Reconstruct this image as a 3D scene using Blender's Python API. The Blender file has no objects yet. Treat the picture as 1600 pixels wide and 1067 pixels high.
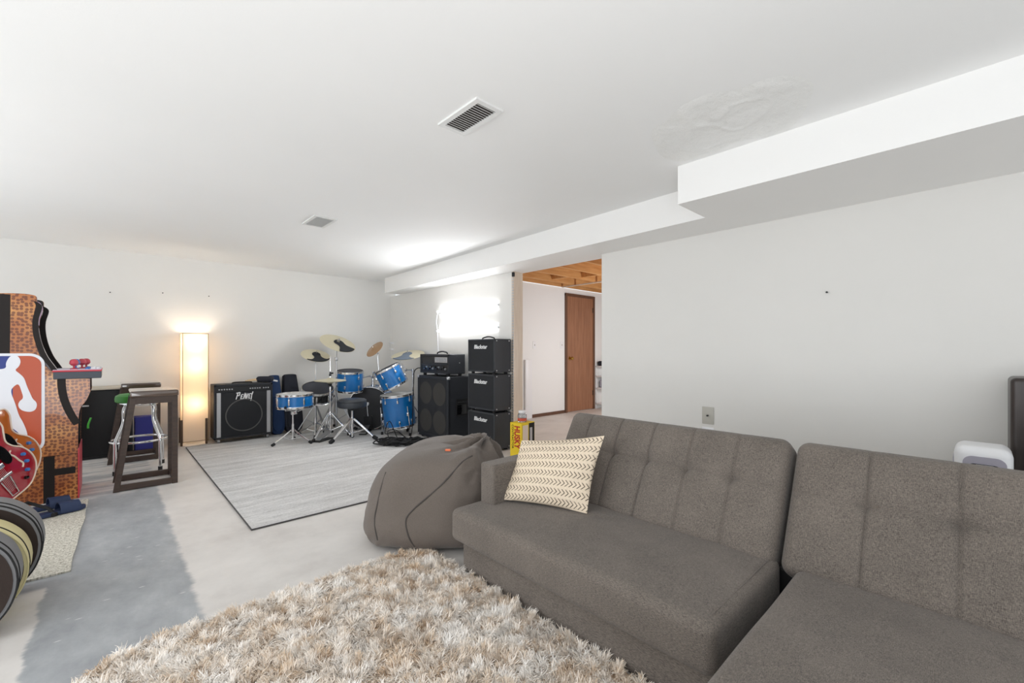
import bpy, bmesh, math, random
import numpy as np
from mathutils import Vector, Matrix, noise
from mathutils.bvhtree import BVHTree

PI = math.pi
SC = bpy.context.scene
COL = SC.collection
random.seed(7)
RNG = np.random.default_rng(11)

# ------------------------------------------------------------------ camera
CAM_H = 1.06
F_PX, CX, YH = 678.0, 800.0, 548.0          # focal length in pixels, centre column, horizon row (1600 x 1067)
YAW = math.radians(42.9)
cd = bpy.data.cameras.new('camera'); cam = bpy.data.objects.new('camera', cd); COL.objects.link(cam)
cam.location = (0, 0, CAM_H); cam.rotation_euler = (PI / 2, 0, -YAW)
cd.sensor_width = 36; cd.lens = F_PX / 1600 * 36; cd.shift_y = (YH - 533.5) / 1600
cd.clip_start = 0.02
SC.camera = cam

def ray(x, y):
    l = (x - CX) / F_PX
    return Vector((math.sin(YAW) + l * math.cos(YAW), math.cos(YAW) - l * math.sin(YAW), (YH - y) / F_PX))
ORG = Vector((0, 0, CAM_H))
def on_z(x, y, z=0.0): r = ray(x, y); return ORG + r * ((z - CAM_H) / r.z)
def on_y(x, y, Y): r = ray(x, y); return ORG + r * (Y / r.y)
def on_x(x, y, X): r = ray(x, y); return ORG + r * (X / r.x)
def at(x, y, d): return ORG + ray(x, y) * d

# ------------------------------------------------------------------ view, world, large lights
SC.view_settings.view_transform = 'Standard'; SC.view_settings.look = 'None'
SC.view_settings.exposure = 0.12; SC.view_settings.gamma = 1.0; SC.view_settings.use_curve_mapping = False
SC.cycles.use_denoising = True
SC.cycles.max_bounces = 8; SC.cycles.diffuse_bounces = 5
w = bpy.data.worlds.new('daylight'); SC.world = w; w.use_nodes = True
bg = w.node_tree.nodes['Background']; bg.inputs[0].default_value = (0.91, 0.96, 1.0, 1); bg.inputs[1].default_value = 1.1

def area(name, loc, rot, sx, sy, power, col=(1, 1, 1)):
    d = bpy.data.lights.new(name, 'AREA'); d.shape = 'RECTANGLE'; d.size = sx; d.size_y = sy
    d.energy = power; d.color = col
    o = bpy.data.objects.new(name, d); COL.objects.link(o); o.location = loc; o.rotation_euler = rot
    return o
area('window_daylight_left', (-2.6, 2.4, 1.25), (0, math.radians(-90), 0), 1.5, 4.2, 50, (0.95, 0.98, 1.0))
area('added_fill_near', (-0.45, -0.5, 0.4), (math.radians(155), 0, math.radians(-25)), 1.3, 1.3, 34, (0.97, 0.985, 1.0))  # invented fill lamp behind the camera, aimed up to brighten the ceiling
area('added_fill_far', (-1.9, 3.6, 0.3), (math.radians(180), math.radians(-24), 0), 1.8, 1.8, 21, (0.97, 0.985, 1.0))  # second added fill lamp, out of view, lifts the far ceiling
d = bpy.data.lights.new('back_room_fill', 'POINT'); d.energy = 48; d.shadow_soft_size = .2; d.color = (.95, .98, 1)  # unseen fill light added to brighten the joists and back room
o = bpy.data.objects.new('back_room_fill', d); COL.objects.link(o); o.location = (5.6, 3.0, 1.15)

# ------------------------------------------------------------------ materials
def lin(c): return c / 12.92 if c <= 0.04045 else ((c + 0.055) / 1.055) ** 2.4
def rgb(r, g, b): return (lin(r / 255), lin(g / 255), lin(b / 255), 1)
def nt(m): return m.node_tree.nodes, m.node_tree.links
def mat(name, c, rough=0.6, metal=0.0, spec=0.5, coat=0.0, emis=None, es=0, trans=0, alpha=1):
    m = bpy.data.materials.new(name); m.use_nodes = True
    b = m.node_tree.nodes['Principled BSDF']
    b.inputs['Base Color'].default_value = c; b.inputs['Roughness'].default_value = rough
    b.inputs['Metallic'].default_value = metal; b.inputs['Specular IOR Level'].default_value = spec
    b.inputs['Coat Weight'].default_value = coat
    b.inputs['Transmission Weight'].default_value = trans
    if emis: b.inputs['Emission Color'].default_value = emis; b.inputs['Emission Strength'].default_value = es
    return m
def node(m, typ, **kw):
    n = m.node_tree.nodes.new(typ)
    for k, v in kw.items():
        if k.startswith('i_'):
            n.inputs[k[2:]].default_value = v
        else: setattr(n, k, v)
    return n
def link(m, a, b): m.node_tree.links.new(a, b)
def coords(m, scale=(1, 1, 1), kind='Object', rot=(0, 0, 0)):
    tc = node(m, 'ShaderNodeTexCoord'); mp = node(m, 'ShaderNodeMapping')
    mp.inputs['Scale'].default_value = scale; mp.inputs['Rotation'].default_value = rot
    link(m, tc.outputs[kind], mp.inputs['Vector']); return mp.outputs[0]
def tex_noise(m, vec, scale=5, detail=4, rough=0.55):
    n = node(m, 'ShaderNodeTexNoise'); n.inputs['Scale'].default_value = scale
    n.inputs['Detail'].default_value = detail; n.inputs['Roughness'].default_value = rough
    link(m, vec, n.inputs['Vector']); return n.outputs['Fac']
def ramp(m, fac, stops):
    r = node(m, 'ShaderNodeValToRGB'); e = r.color_ramp.elements
    while len(e) < len(stops): e.new(0.5)
    for el, (p, c) in zip(e, stops): el.position = p; el.color = c
    link(m, fac, r.inputs[0]); return r.outputs[0]
def mix(m, fac, a, b, mode='MIX'):
    x = node(m, 'ShaderNodeMix', data_type='RGBA', blend_type=mode)
    for s, v in ((0, fac), (6, a), (7, b)):
        if hasattr(v, 'is_linked'): link(m, v, x.inputs[s])
        else: x.inputs[s].default_value = v
    return x.outputs[2]
def mth(m, op, a, b=None, c=None, clamp=False):
    n = node(m, 'ShaderNodeMath', operation=op); n.use_clamp = clamp
    for s, v in enumerate((a, b, c)):
        if v is None: continue
        if hasattr(v, 'is_linked'): link(m, v, n.inputs[s])
        else: n.inputs[s].default_value = v
    return n.outputs[0]
def sstep(m, x, lo, hi):
    n = node(m, 'ShaderNodeMapRange', interpolation_type='SMOOTHSTEP')
    link(m, x, n.inputs[0]); n.inputs[1].default_value = lo; n.inputs[2].default_value = hi
    return n.outputs[0]
def bsdf(m): return m.node_tree.nodes['Principled BSDF']
def set_col(m, out): link(m, out, bsdf(m).inputs['Base Color'])
def bump(m, h, strength=0.2, dist=0.01):
    b = node(m, 'ShaderNodeBump'); b.inputs['Strength'].default_value = strength; b.inputs['Distance'].default_value = dist
    link(m, h, b.inputs['Height']); link(m, b.outputs[0], bsdf(m).inputs['Normal'])

def paint(name, c, var=0.04, sc=1.3):
    m = mat(name, c, 0.75, spec=0.3)
    v = coords(m)
    n = tex_noise(m, v, sc, 5, 0.6)
    d = tuple(x * (1 - var) for x in c[:3]) + (1,); l = tuple(min(1, x * (1 + var * .6)) for x in c[:3]) + (1,)
    set_col(m, ramp(m, n, [(0.3, d), (0.7, l)]))
    bump(m, tex_noise(m, v, 130, 3), 0.06, 0.004); return m
def melange(name, a, b, sc=1.0, rough=0.95, bumpy=0.35):
    m = mat(name, a, rough, spec=0.2)
    n1 = tex_noise(m, coords(m, (520 * sc, 70 * sc, 300 * sc)), 1, 3, 0.6)
    n2 = tex_noise(m, coords(m, (70 * sc, 520 * sc, 300 * sc)), 1, 3, 0.6)
    s = mth(m, 'ADD', mth(m, 'MULTIPLY', n1, 0.5), mth(m, 'MULTIPLY', n2, 0.5))
    mid = tuple((x + y) / 2 for x, y in zip(a, b))
    col = ramp(m, s, [(0.36, a), (0.5, mid), (0.64, b)])
    big = tex_noise(m, coords(m), 6, 3)
    col = mix(m, 0.16, col, ramp(m, big, [(0.3, a), (0.7, b)]))
    set_col(m, col); bump(m, s, bumpy, 0.004)
    bsdf(m).inputs['Sheen Weight'].default_value = 0.15
    return m
def leatherette(name, c, rough=0.5, sc=350, strength=0.25):
    m = mat(name, c, rough, spec=0.4)
    vo = node(m, 'ShaderNodeTexVoronoi'); vo.inputs['Scale'].default_value = sc
    link(m, coords(m), vo.inputs['Vector']); bump(m, vo.outputs['Distance'], strength, 0.002); return m
def wood(name, a, b, scale=(4, 40, 40), rough=0.5, stops=(0.3, 0.7)):
    m = mat(name, a, rough)
    n = tex_noise(m, coords(m, scale), 1, 5, 0.6)
    set_col(m, ramp(m, n, [(stops[0], a), (stops[1], b)])); bump(m, n, 0.08, 0.003); return m

M = {}
M['wall'] = paint('wall_paint', rgb(228, 226, 222), 0.02)
M['ceiling'] = paint('ceiling_paint', rgb(246, 246, 245), 0.015, 0.8)
M['bulkhead'] = paint('bulkhead_paint', rgb(244, 243, 241), 0.012)
M['backwall'] = paint('back_room_paint', rgb(240, 240, 239), 0.01)
M['patch'] = paint('plaster_patch', rgb(246, 246, 244), 0.02, 9)
M['white'] = mat('white_plastic', rgb(238, 238, 240), 0.4)
M['ivory'] = mat('grey_plate', rgb(190, 187, 178), 0.5)
M['black'] = mat('black_plastic', rgb(22, 22, 24), 0.45)
M['rubber'] = mat('black_rubber', rgb(18, 18, 20), 0.7)
M['gloss'] = mat('glossy_black', rgb(12, 12, 14), 0.12, coat=0.5)
M['gloss_door'] = mat('dark_glass_door', rgb(14, 14, 16), 0.32, spec=.3)
M['tolex'] = leatherette('black_tolex', rgb(38, 40, 45), 0.55)
M['tolex2'] = leatherette('charcoal_tolex', rgb(54, 56, 60), 0.55)
M['grille'] = leatherette('black_grille_cloth', rgb(40, 41, 44), 0.85, 700, 0.35)
M['cone'] = mat('speaker_cone', rgb(96, 95, 93), 0.8, spec=.2)
M['cone_dim'] = mat('cone_behind_cloth', rgb(66, 64, 62), 0.85, spec=.2)
M['chrome'] = mat('chrome', (0.78, 0.78, 0.79, 1), 0.14, 1.0)
M['steel'] = mat('brushed_steel', (0.55, 0.55, 0.56, 1), 0.35, 1.0)
M['dark_metal'] = mat('dark_metal', rgb(52, 52, 54), 0.4, 0.8)
M['brass'] = mat('brass', rgb(196, 160, 84), 0.25, 1.0)
M['silver'] = mat('silver_strip', rgb(190, 190, 192), 0.35, 0.6)
M['letters'] = mat('white_lettering', rgb(240, 240, 240), 0.5)
M['cymbal'] = mat('cymbal_brass', rgb(222, 214, 186), 0.32, 0.55)
M['cymbal_dark'] = mat('cymbal_bronze', rgb(168, 136, 104), 0.4, 0.5)
M['mute'] = mat('black_rubber_mute', rgb(42, 44, 48), 0.9)
M['mute_grey'] = mat('grey_rubber_mute', rgb(98, 108, 120), 0.9)
M['drum_head'] = mat('clear_white_drumhead', rgb(206, 206, 204), 0.4)
M['mesh_head'] = leatherette('dark_mesh_head', rgb(62, 64, 72), 0.9, 900, 0.2)
M['bass_head'] = mat('black_bass_head', rgb(34, 34, 37), 0.6)
M['vinyl'] = mat('black_vinyl', rgb(48, 52, 58), 0.4)
m = mat('blue_lacquer', rgb(0, 92, 160), 0.3, 0.12, coat=0.8)
set_col(m, ramp(m, tex_noise(m, coords(m, (1, 1, 1)), 420, 2), [(0.35, rgb(0, 82, 148)), (0.65, rgb(4, 126, 200))])); M['blue'] = m
M['navy'] = mat('navy_nylon', rgb(24, 52, 92), 0.8)
M['black_nylon'] = mat('black_nylon', rgb(34, 36, 46), 0.85)
M['sofa'] = melange('grey_sofa_fabric', rgb(56, 52, 49), rgb(140, 130, 121), 1.75)
M['bean'] = melange('taupe_twill', rgb(94, 86, 80), rgb(116, 107, 100), 1.3, 0.9, 0.15)
M['bean_pipe'] = mat('taupe_piping', rgb(72, 67, 64), 0.9)
M['orange'] = mat('orange_tag', rgb(226, 120, 80), 0.7)
M['stool_wood'] = wood('dark_walnut_stain', rgb(52, 38, 31), rgb(70, 53, 43), (6, 60, 60), 0.45)
M['stool_top'] = wood('glare_tinted_walnut', rgb(74, 58, 48), rgb(92, 74, 62), (6, 60, 60), 0.16); bsdf(M['stool_top']).inputs['Coat Weight'].default_value = 1  # glossy walnut, its browns lightened to carry the glare on the seats
M['green'] = mat('green_vinyl', rgb(52, 140, 44), 0.45)
M['door_wood'] = wood('brown_veneer', rgb(138, 94, 68), rgb(166, 118, 88), (30, 30, 2.5), 0.45)
M['casing'] = wood('dark_casing', rgb(92, 62, 46), rgb(108, 76, 56), (30, 30, 3), 0.5)
M['joist'] = wood('orange_pine', rgb(190, 132, 74), rgb(216, 164, 106), (3, 30, 30), 0.6)
M['pine'] = wood('pale_spruce', rgb(206, 188, 170), rgb(222, 208, 192), (40, 40, 3), 0.7)
M['straw'] = mat('beige_top', rgb(196, 186, 170), 0.6)
M['box_blue'] = mat('blue_box_card', rgb(56, 58, 140), 0.7)
M['lamp_leg'] = wood('lamp_leg_wood', rgb(74, 52, 36), rgb(96, 70, 48), (40, 40, 4), 0.5)
M['lamp_frame'] = mat('lamp_wire', rgb(150, 120, 84), 0.6)
M['yellow'] = mat('yellow_card', rgb(238, 206, 40), 0.55)
M['red_ink'] = mat('red_print', rgb(186, 36, 40), 0.55)
M['jar'] = mat('clear_plastic', rgb(236, 238, 240), 0.1, trans=0.85)
M['red_label'] = mat('red_label', rgb(200, 84, 62), 0.5)
M['slate'] = mat('slate_deck', rgb(62, 68, 78), 0.4)
M['red_edge'] = mat('red_edge', rgb(198, 58, 72), 0.4)
M['lav'] = mat('lavender_print', rgb(206, 196, 214), 0.35)
M['lilac'] = mat('lilac_marquee', rgb(178, 140, 186), 0.4)
M['ball_red'] = mat('red_ball', rgb(196, 70, 84), 0.3)
M['ball_blue'] = mat('blue_ball', rgb(60, 120, 190), 0.3)
M['logo_white'] = mat('logo_white', rgb(226, 228, 234), 0.35)
M['logo_blue'] = mat('logo_blue', rgb(30, 52, 130), 0.35)
M['logo_red'] = mat('logo_red', rgb(184, 78, 44), 0.35)
M['line_black'] = mat('printed_seam_black', rgb(30, 24, 22), 0.5, spec=.25)
M['cherry'] = mat('cherry_lacquer', rgb(160, 18, 36), 0.15, coat=0.8)
M['amber'] = mat('amber_lacquer', rgb(186, 96, 22), 0.15, coat=0.8)
M['binding'] = mat('cream_binding', rgb(232, 214, 196), 0.35)
M['case_dark'] = leatherette('dark_brown_case', rgb(50, 39, 34), 0.8)
M['case_grey'] = leatherette('grey_case_edge', rgb(122, 122, 124), 0.6)
M['case_cream'] = leatherette('cream_case_edge', rgb(206, 196, 148), 0.55)
M['slide'] = mat('navy_slide', rgb(34, 50, 84), 0.6)
M['dark_wood'] = wood('espresso_frame', rgb(40, 34, 32), rgb(62, 52, 48), (50, 50, 4), 0.35)
M['dark_pane'] = mat('dark_pane', rgb(46, 44, 44), 0.2)
M['grey_panel'] = mat('lavender_grey_plastic', rgb(170, 166, 178), 0.4)
M['tan'] = mat('pale_stick_wood', rgb(206, 184, 150), 0.6)
M['vent'] = mat('vent_metal', rgb(228, 228, 226), 0.4)
M['vent_dark'] = mat('duct_dark', rgb(86, 80, 76), 0.8)

# basketball print on the arcade side
m = mat('basketball_print', rgb(190, 120, 60), 0.3, coat=0.3)
v = coords(m, (1, 1, 1), rot=(PI / 2, 0, 0))
vo = node(m, 'ShaderNodeTexVoronoi', voronoi_dimensions='2D'); vo.inputs['Scale'].default_value = 46; vo.inputs['Randomness'].default_value = .55; link(m, v, vo.inputs['Vector'])
base = ramp(m, tex_noise(m, coords(m, (1, 0.2, 1)), 2.6, 2), [(0.35, rgb(140, 78, 44)), (0.5, rgb(174, 106, 56)), (0.68, rgb(208, 152, 88))])
dots = sstep(m, vo.outputs['Distance'], 0.32, 0.46)
set_col(m, mix(m, dots, mix(m, 0.8, base, rgb(96, 42, 26)), base)); M['bball'] = m

# bare concrete floor: pale painted slab with a worn grey strip
m = mat('worn_concrete', rgb(206, 200, 194), 0.55, spec=0.35)
tc = node(m, 'ShaderNodeTexCoord'); sp = node(m, 'ShaderNodeSeparateXYZ'); link(m, tc.outputs['Object'], sp.inputs[0])
sx = tex_noise(m, coords(m, (3, 7, 1)), 1, 5, 0.7); sx2 = tex_noise(m, coords(m, (12, 60, 1), rot=(0, 0, .3)), 1, 4, 0.7)
xx = mth(m, 'ADD', sp.outputs[0], mth(m, 'ADD', mth(m, 'MULTIPLY', mth(m, 'SUBTRACT', sx, 0.5), 0.07), mth(m, 'MULTIPLY', mth(m, 'SUBTRACT', sx2, 0.5), 0.014)))
yy = mth(m, 'ADD', sp.outputs[1], mth(m, 'MULTIPLY', mth(m, 'SUBTRACT', tex_noise(m, coords(m, (5, 5, 1)), 1, 4), 0.5), 0.5))
g = mth(m, 'MULTIPLY', sstep(m, xx, 0.292, 0.262), mth(m, 'MAXIMUM', sstep(m, xx, -0.222, -0.205), sstep(m, sp.outputs[1], 2.82, 2.86)))
fade = sstep(m, yy, 4.55, 4.3)
strk = sstep(m, tex_noise(m, coords(m, (1.2, 11, 1), rot=(0, 0, 0.12)), 1, 5, 0.65), 0.44, 0.6)
g2 = mth(m, 'MULTIPLY', mth(m, 'MULTIPLY', g, mth(m, 'SUBTRACT', 1.0, fade)), mth(m, 'MULTIPLY', strk, 0.8))
gm = mth(m, 'ADD', mth(m, 'MULTIPLY', g, fade), g2, clamp=True)
blot = tex_noise(m, coords(m, (1, 1, 1)), 2.2, 6, 0.65)
pale = ramp(m, blot, [(0.3, rgb(196, 191, 187)), (0.5, rgb(211, 207, 203)), (0.7, rgb(221, 217, 213))])
fine = tex_noise(m, coords(m, (6, 3.5, 1), rot=(0, 0, 0.25)), 1.2, 8, 0.68)
grey = ramp(m, fine, [(0.3, rgb(144, 147, 151)), (0.55, rgb(163, 166, 169)), (0.75, rgb(180, 182, 184))])
vs = node(m, 'ShaderNodeTexVoronoi'); vs.inputs['Scale'].default_value = 1; link(m, coords(m, (7, 26, 1), rot=(0, 0, 0.2)), vs.inputs['Vector'])
grey = mix(m, mth(m, 'MULTIPLY', sstep(m, vs.outputs['Distance'], 0.11, 0.05), 0.8), grey, rgb(214, 214, 212))
set_col(m, mix(m, gm, pale, grey)); bump(m, fine, 0.08, 0.004); M['floor'] = m

# striped grey rug
m = mat('striped_rug_wool', rgb(190, 190, 188), 0.95, spec=0.1)
s1 = tex_noise(m, coords(m, (0.7, 9, 1)), 1, 5, 0.75); s2 = tex_noise(m, coords(m, (70, 110, 1)), 1, 4, 0.8); s3 = tex_noise(m, coords(m, (9, 60, 1)), 1, 3, 0.75)
s = mth(m, 'ADD', mth(m, 'MULTIPLY', s1, 0.4), mth(m, 'ADD', mth(m, 'MULTIPLY', s2, 0.36), mth(m, 'MULTIPLY', s3, 0.24)))
set_col(m, ramp(m, s, [(0.36, rgb(150, 148, 148)), (0.46, rgb(190, 189, 188)), (0.54, rgb(212, 211, 210)), (0.63, rgb(234, 233, 231))]))
bump(m, s2, 0.4, 0.004); M['rug'] = m
M['rug_edge'] = mat('dark_rug_binding', rgb(78, 76, 76), 0.95)
# woven mat
m = mat('woven_mat_jute', rgb(196, 192, 178), 0.95, spec=0.1)
wv = tex_noise(m, coords(m, (60, 130, 1)), 1, 3, 0.6); ck = tex_noise(m, coords(m, (130, 60, 1)), 1, 3, 0.6)
s = mth(m, 'MULTIPLY', mth(m, 'ADD', wv, ck), 0.5)
set_col(m, ramp(m, s, [(0.4, rgb(150, 146, 134)), (0.5, rgb(196, 192, 180)), (0.6, rgb(222, 218, 208))])); bump(m, s, 0.6, 0.006); M['mat'] = m
# shag fibres: colour from a per-strand attribute
m = mat('shag_fibre', rgb(220, 206, 190), 0.85, spec=0.2)
at_n = node(m, 'ShaderNodeAttribute', attribute_name='tone')
set_col(m, ramp(m, at_n.outputs['Fac'], [(0.0, rgb(188, 150, 112)), (0.3, rgb(222, 198, 170)), (0.6, rgb(242, 230, 216)), (1.0, rgb(252, 248, 243))]))
bsdf(m).inputs['Sheen Weight'].default_value = 0.2; M['shag'] = m
M['shag_base'] = mat('shag_backing', rgb(196, 172, 146), 0.95)
# chevron cushion
m = mat('chevron_cotton', rgb(222, 206, 182), 0.9, spec=0.15)
tc = node(m, 'ShaderNodeTexCoord'); sp = node(m, 'ShaderNodeSeparateXYZ'); link(m, tc.outputs['UV'], sp.inputs[0])
row = mth(m, 'MULTIPLY', sp.outputs[1], 8.0); vv = mth(m, 'ABSOLUTE', mth(m, 'SUBTRACT', mth(m, 'FRACT', row), 0.5))
uu = mth(m, 'FRACT', mth(m, 'ADD', mth(m, 'MULTIPLY', sp.outputs[0], 23.0), mth(m, 'ADD', mth(m, 'MULTIPLY', vv, 2.3), mth(m, 'MULTIPLY', mth(m, 'FLOOR', row), 0.37))))
ln = sstep(m, mth(m, 'ABSOLUTE', mth(m, 'SUBTRACT', uu, 0.5)), 0.17, 0.09)
inn = sstep(m, vv, 0.36, 0.33)
wear = tex_noise(m, coords(m), 60, 3)
cm = mth(m, 'MULTIPLY', mth(m, 'MULTIPLY', ln, inn), mth(m, 'MULTIPLY_ADD', wear, 0.9, 0.5), clamp=True)
set_col(m, mix(m, cm, ramp(m, tex_noise(m, coords(m), 220, 2), [(0.3, rgb(214, 196, 172)), (0.7, rgb(228, 213, 192))]), rgb(78, 66, 56)))
M['chevron'] = m
# lamp paper
m = bpy.data.materials.new('lamp_paper'); m.use_nodes = True
N, L = nt(m); N.remove(N['Principled BSDF'])
tr = N.new('ShaderNodeBsdfTranslucent'); tr.inputs[0].default_value = rgb(252, 240, 222)
df = N.new('ShaderNodeBsdfDiffuse'); df.inputs[0].default_value = rgb(250, 240, 226)
mx = N.new('ShaderNodeMixShader'); mx.inputs[0].default_value = 0.5
L.new(df.outputs[0], mx.inputs[1]); L.new(tr.outputs[0], mx.inputs[2]); L.new(mx.outputs[0], N['Material Output'].inputs[0]); M['paper'] = m
M['led'] = mat('led_tube_glow', (1, 1, 1, 1), 0.4, emis=(0.96, 0.98, 1, 1), es=15)

# ------------------------------------------------------------------ mesh helpers
def new(): return bmesh.new()
def obj(name, bm, m, parent=None, smooth=True, angle=40):
    me = bpy.data.meshes.new(name)
    bmesh.ops.recalc_face_normals(bm, faces=bm.faces)
    bm.to_mesh(me); bm.free()
    for x in (m if isinstance(m, (list, tuple)) else [m]): me.materials.append(x)
    if smooth:
        me.polygons.foreach_set('use_smooth', [True] * len(me.polygons))
        try: me.set_sharp_from_angle(angle=math.radians(angle))
        except Exception: pass
    o = bpy.data.objects.new(name, me); COL.objects.link(o)
    if parent: o.parent = parent
    return o
def share(o, parent, matrix):
    c = bpy.data.objects.new(o.name.split('.')[0], o.data); COL.objects.link(c); c.parent = parent; c.matrix_local = matrix
    return c
def tag(o, label, cat, group=None):
    o['label'] = label; o['category'] = cat
    if group: o['group'] = group
    return o
def thing(name, label, cat, loc=(0, 0, 0), rz=0, group=None, rot=None):
    o = bpy.data.objects.new(name, None); COL.objects.link(o); o.location = loc
    o.rotation_euler = rot if rot else (0, 0, rz); o.empty_display_size = 0.1
    return tag(o, label, cat, group)
def struct(o): o['kind'] = 'structure'; return o
def dup(root, loc=None, label=None, rz=None):
    def cp(o, par):
        c = o.copy(); COL.objects.link(c)
        if par: c.parent = par
        for ch in list(o.children): cp(ch, c)
        return c
    c = cp(root, None)
    if loc is not None: c.location = loc
    if rz is not None: c.rotation_euler = (0, 0, rz)
    if label: c['label'] = label
    return c
def put(bm, src, mtx=None, mi=0):
    if mtx is not None: bmesh.ops.transform(src, matrix=mtx, verts=src.verts)
    me = bpy.data.meshes.new('tmp'); src.to_mesh(me); src.free()
    n = len(bm.faces); bm.from_mesh(me); bpy.data.meshes.remove(me)
    if mi:
        bm.faces.ensure_lookup_table()
        for f in bm.faces[n:]: f.material_index = mi
def T(x, y, z): return Matrix.Translation((x, y, z))
def R(a, ax): return Matrix.Rotation(a, 4, ax)
def box(bm, lo, hi, bev=0.0, seg=2, mtx=None, mi=0):
    b = bmesh.new(); bmesh.ops.create_cube(b, size=1)
    s = [hi[i] - lo[i] for i in range(3)]; c = [(hi[i] + lo[i]) / 2 for i in range(3)]
    bmesh.ops.transform(b, matrix=T(*c) @ Matrix.Diagonal((*s, 1)), verts=b.verts)
    if bev: bmesh.ops.bevel(b, geom=b.edges[:], offset=bev, segments=seg, affect='EDGES', profile=0.5)
    put(bm, b, mtx, mi)
def tube(bm, pts, r, seg=10, mi=0, closed=False, caps=True, mtx=None):
    pts = [Vector(p) for p in pts]; n = len(pts)
    rs = r if isinstance(r, (list, tuple)) else [r] * n
    t0 = (pts[1] - pts[0]).normalized(); u = t0.orthogonal().normalized(); rings = []
    b = bmesh.new()
    for i in range(n):
        a = pts[i - 1] if (i or closed) else pts[i]; c = pts[(i + 1) % n] if (i < n - 1 or closed) else pts[i]
        t = (c - a); t = t.normalized() if t.length > 1e-9 else t0
        u = (u - t * u.dot(t)); u = u.normalized() if u.length > 1e-6 else t.orthogonal().normalized()
        v = t.cross(u)
        rings.append([b.verts.new(pts[i] + (u * math.cos(2 * PI * k / seg) + v * math.sin(2 * PI * k / seg)) * rs[i]) for k in range(seg)])
    m_ = n if closed else n - 1
    for i in range(m_):
        A, B = rings[i], rings[(i + 1) % n]
        for k in range(seg): b.faces.new((A[k], A[(k + 1) % seg], B[(k + 1) % seg], B[k]))
    if caps and not closed: b.faces.new(rings[0][::-1]); b.faces.new(rings[-1])
    put(bm, b, mtx, mi)
def lathe(bm, prof, seg=40, mtx=None, mi=0):
    b = bmesh.new(); rings = []
    for (r, z) in prof:
        if r < 1e-5: rings.append([b.verts.new((0, 0, z))])
        else: rings.append([b.verts.new((r * math.cos(2 * PI * k / seg), r * math.sin(2 * PI * k / seg), z)) for k in range(seg)])
    for A, B in zip(rings, rings[1:]):
        for k in range(seg):
            a0, a1 = A[k % len(A)], A[(k + 1) % len(A)]; b0, b1 = B[k % len(B)], B[(k + 1) % len(B)]
            f = list(dict.fromkeys((a0, a1, b1, b0)))
            if len(f) > 2: b.faces.new(f)
    put(bm, b, mtx, mi)
def prism(bm, poly, depth, mtx=None, mi=0, bev=0):
    """outline in local xy, thickness along +z"""
    b = bmesh.new(); vs = [b.verts.new((p[0], p[1], 0)) for p in poly]; f = b.faces.new(vs)
    r = bmesh.ops.extrude_face_region(b, geom=[f])
    bmesh.ops.translate(b, verts=[e for e in r['geom'] if isinstance(e, bmesh.types.BMVert)], vec=(0, 0, depth))
    bmesh.ops.recalc_face_normals(b, faces=b.faces)
    if bev:
        ed = [e for e in b.edges if abs(e.verts[0].co.z - e.verts[1].co.z) < 1e-6]
        bmesh.ops.bevel(b, geom=ed, offset=bev, segments=2, affect='EDGES', profile=0.5)
    bmesh.ops.triangulate(b, faces=[f for f in b.faces if len(f.verts) > 4])
    put(bm, b, mtx, mi)
def smooth_poly(p, n=2, closed=True):
    for _ in range(n):
        q = []; L_ = len(p)
        for i in range(L_ if closed else L_ - 1):
            a, b = p[i], p[(i + 1) % L_]
            q += [tuple(a[k] * .75 + b[k] * .25 for k in range(len(a))), tuple(a[k] * .25 + b[k] * .75 for k in range(len(a)))]
        if not closed: q = [p[0]] + q + [p[-1]]
        p = q
    return p
def rrect(w, h, r, n=8):
    out = []
    for cx, cy, a0 in ((w / 2 - r, h / 2 - r, 0), (-w / 2 + r, h / 2 - r, PI / 2), (-w / 2 + r, -h / 2 + r, PI), (w / 2 - r, -h / 2 + r, 1.5 * PI)):
        for k in range(n + 1):
            a = a0 + PI / 2 * k / n; out.append((cx + r * math.cos(a), cy + r * math.sin(a)))
    return out
def cat(pts, n=8, closed=False):
    """Catmull-Rom through points"""
    P = [Vector(p) for p in pts]; out = []; L_ = len(P)
    for i in range(L_ if closed else L_ - 1):
        p0 = P[(i - 1) % L_] if (closed or i) else P[0]; p1 = P[i]; p2 = P[(i + 1) % L_]
        p3 = P[(i + 2) % L_] if (closed or i + 2 < L_) else P[-1]
        for k in range(n):
            t = k / n
            out.append(0.5 * ((2 * p1) + (p2 - p0) * t + (2 * p0 - 5 * p1 + 4 * p2 - p3) * t * t + (3 * p1 - p0 - 3 * p2 + p3) * t ** 3))
    if not closed: out.append(P[-1])
    return out
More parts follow.
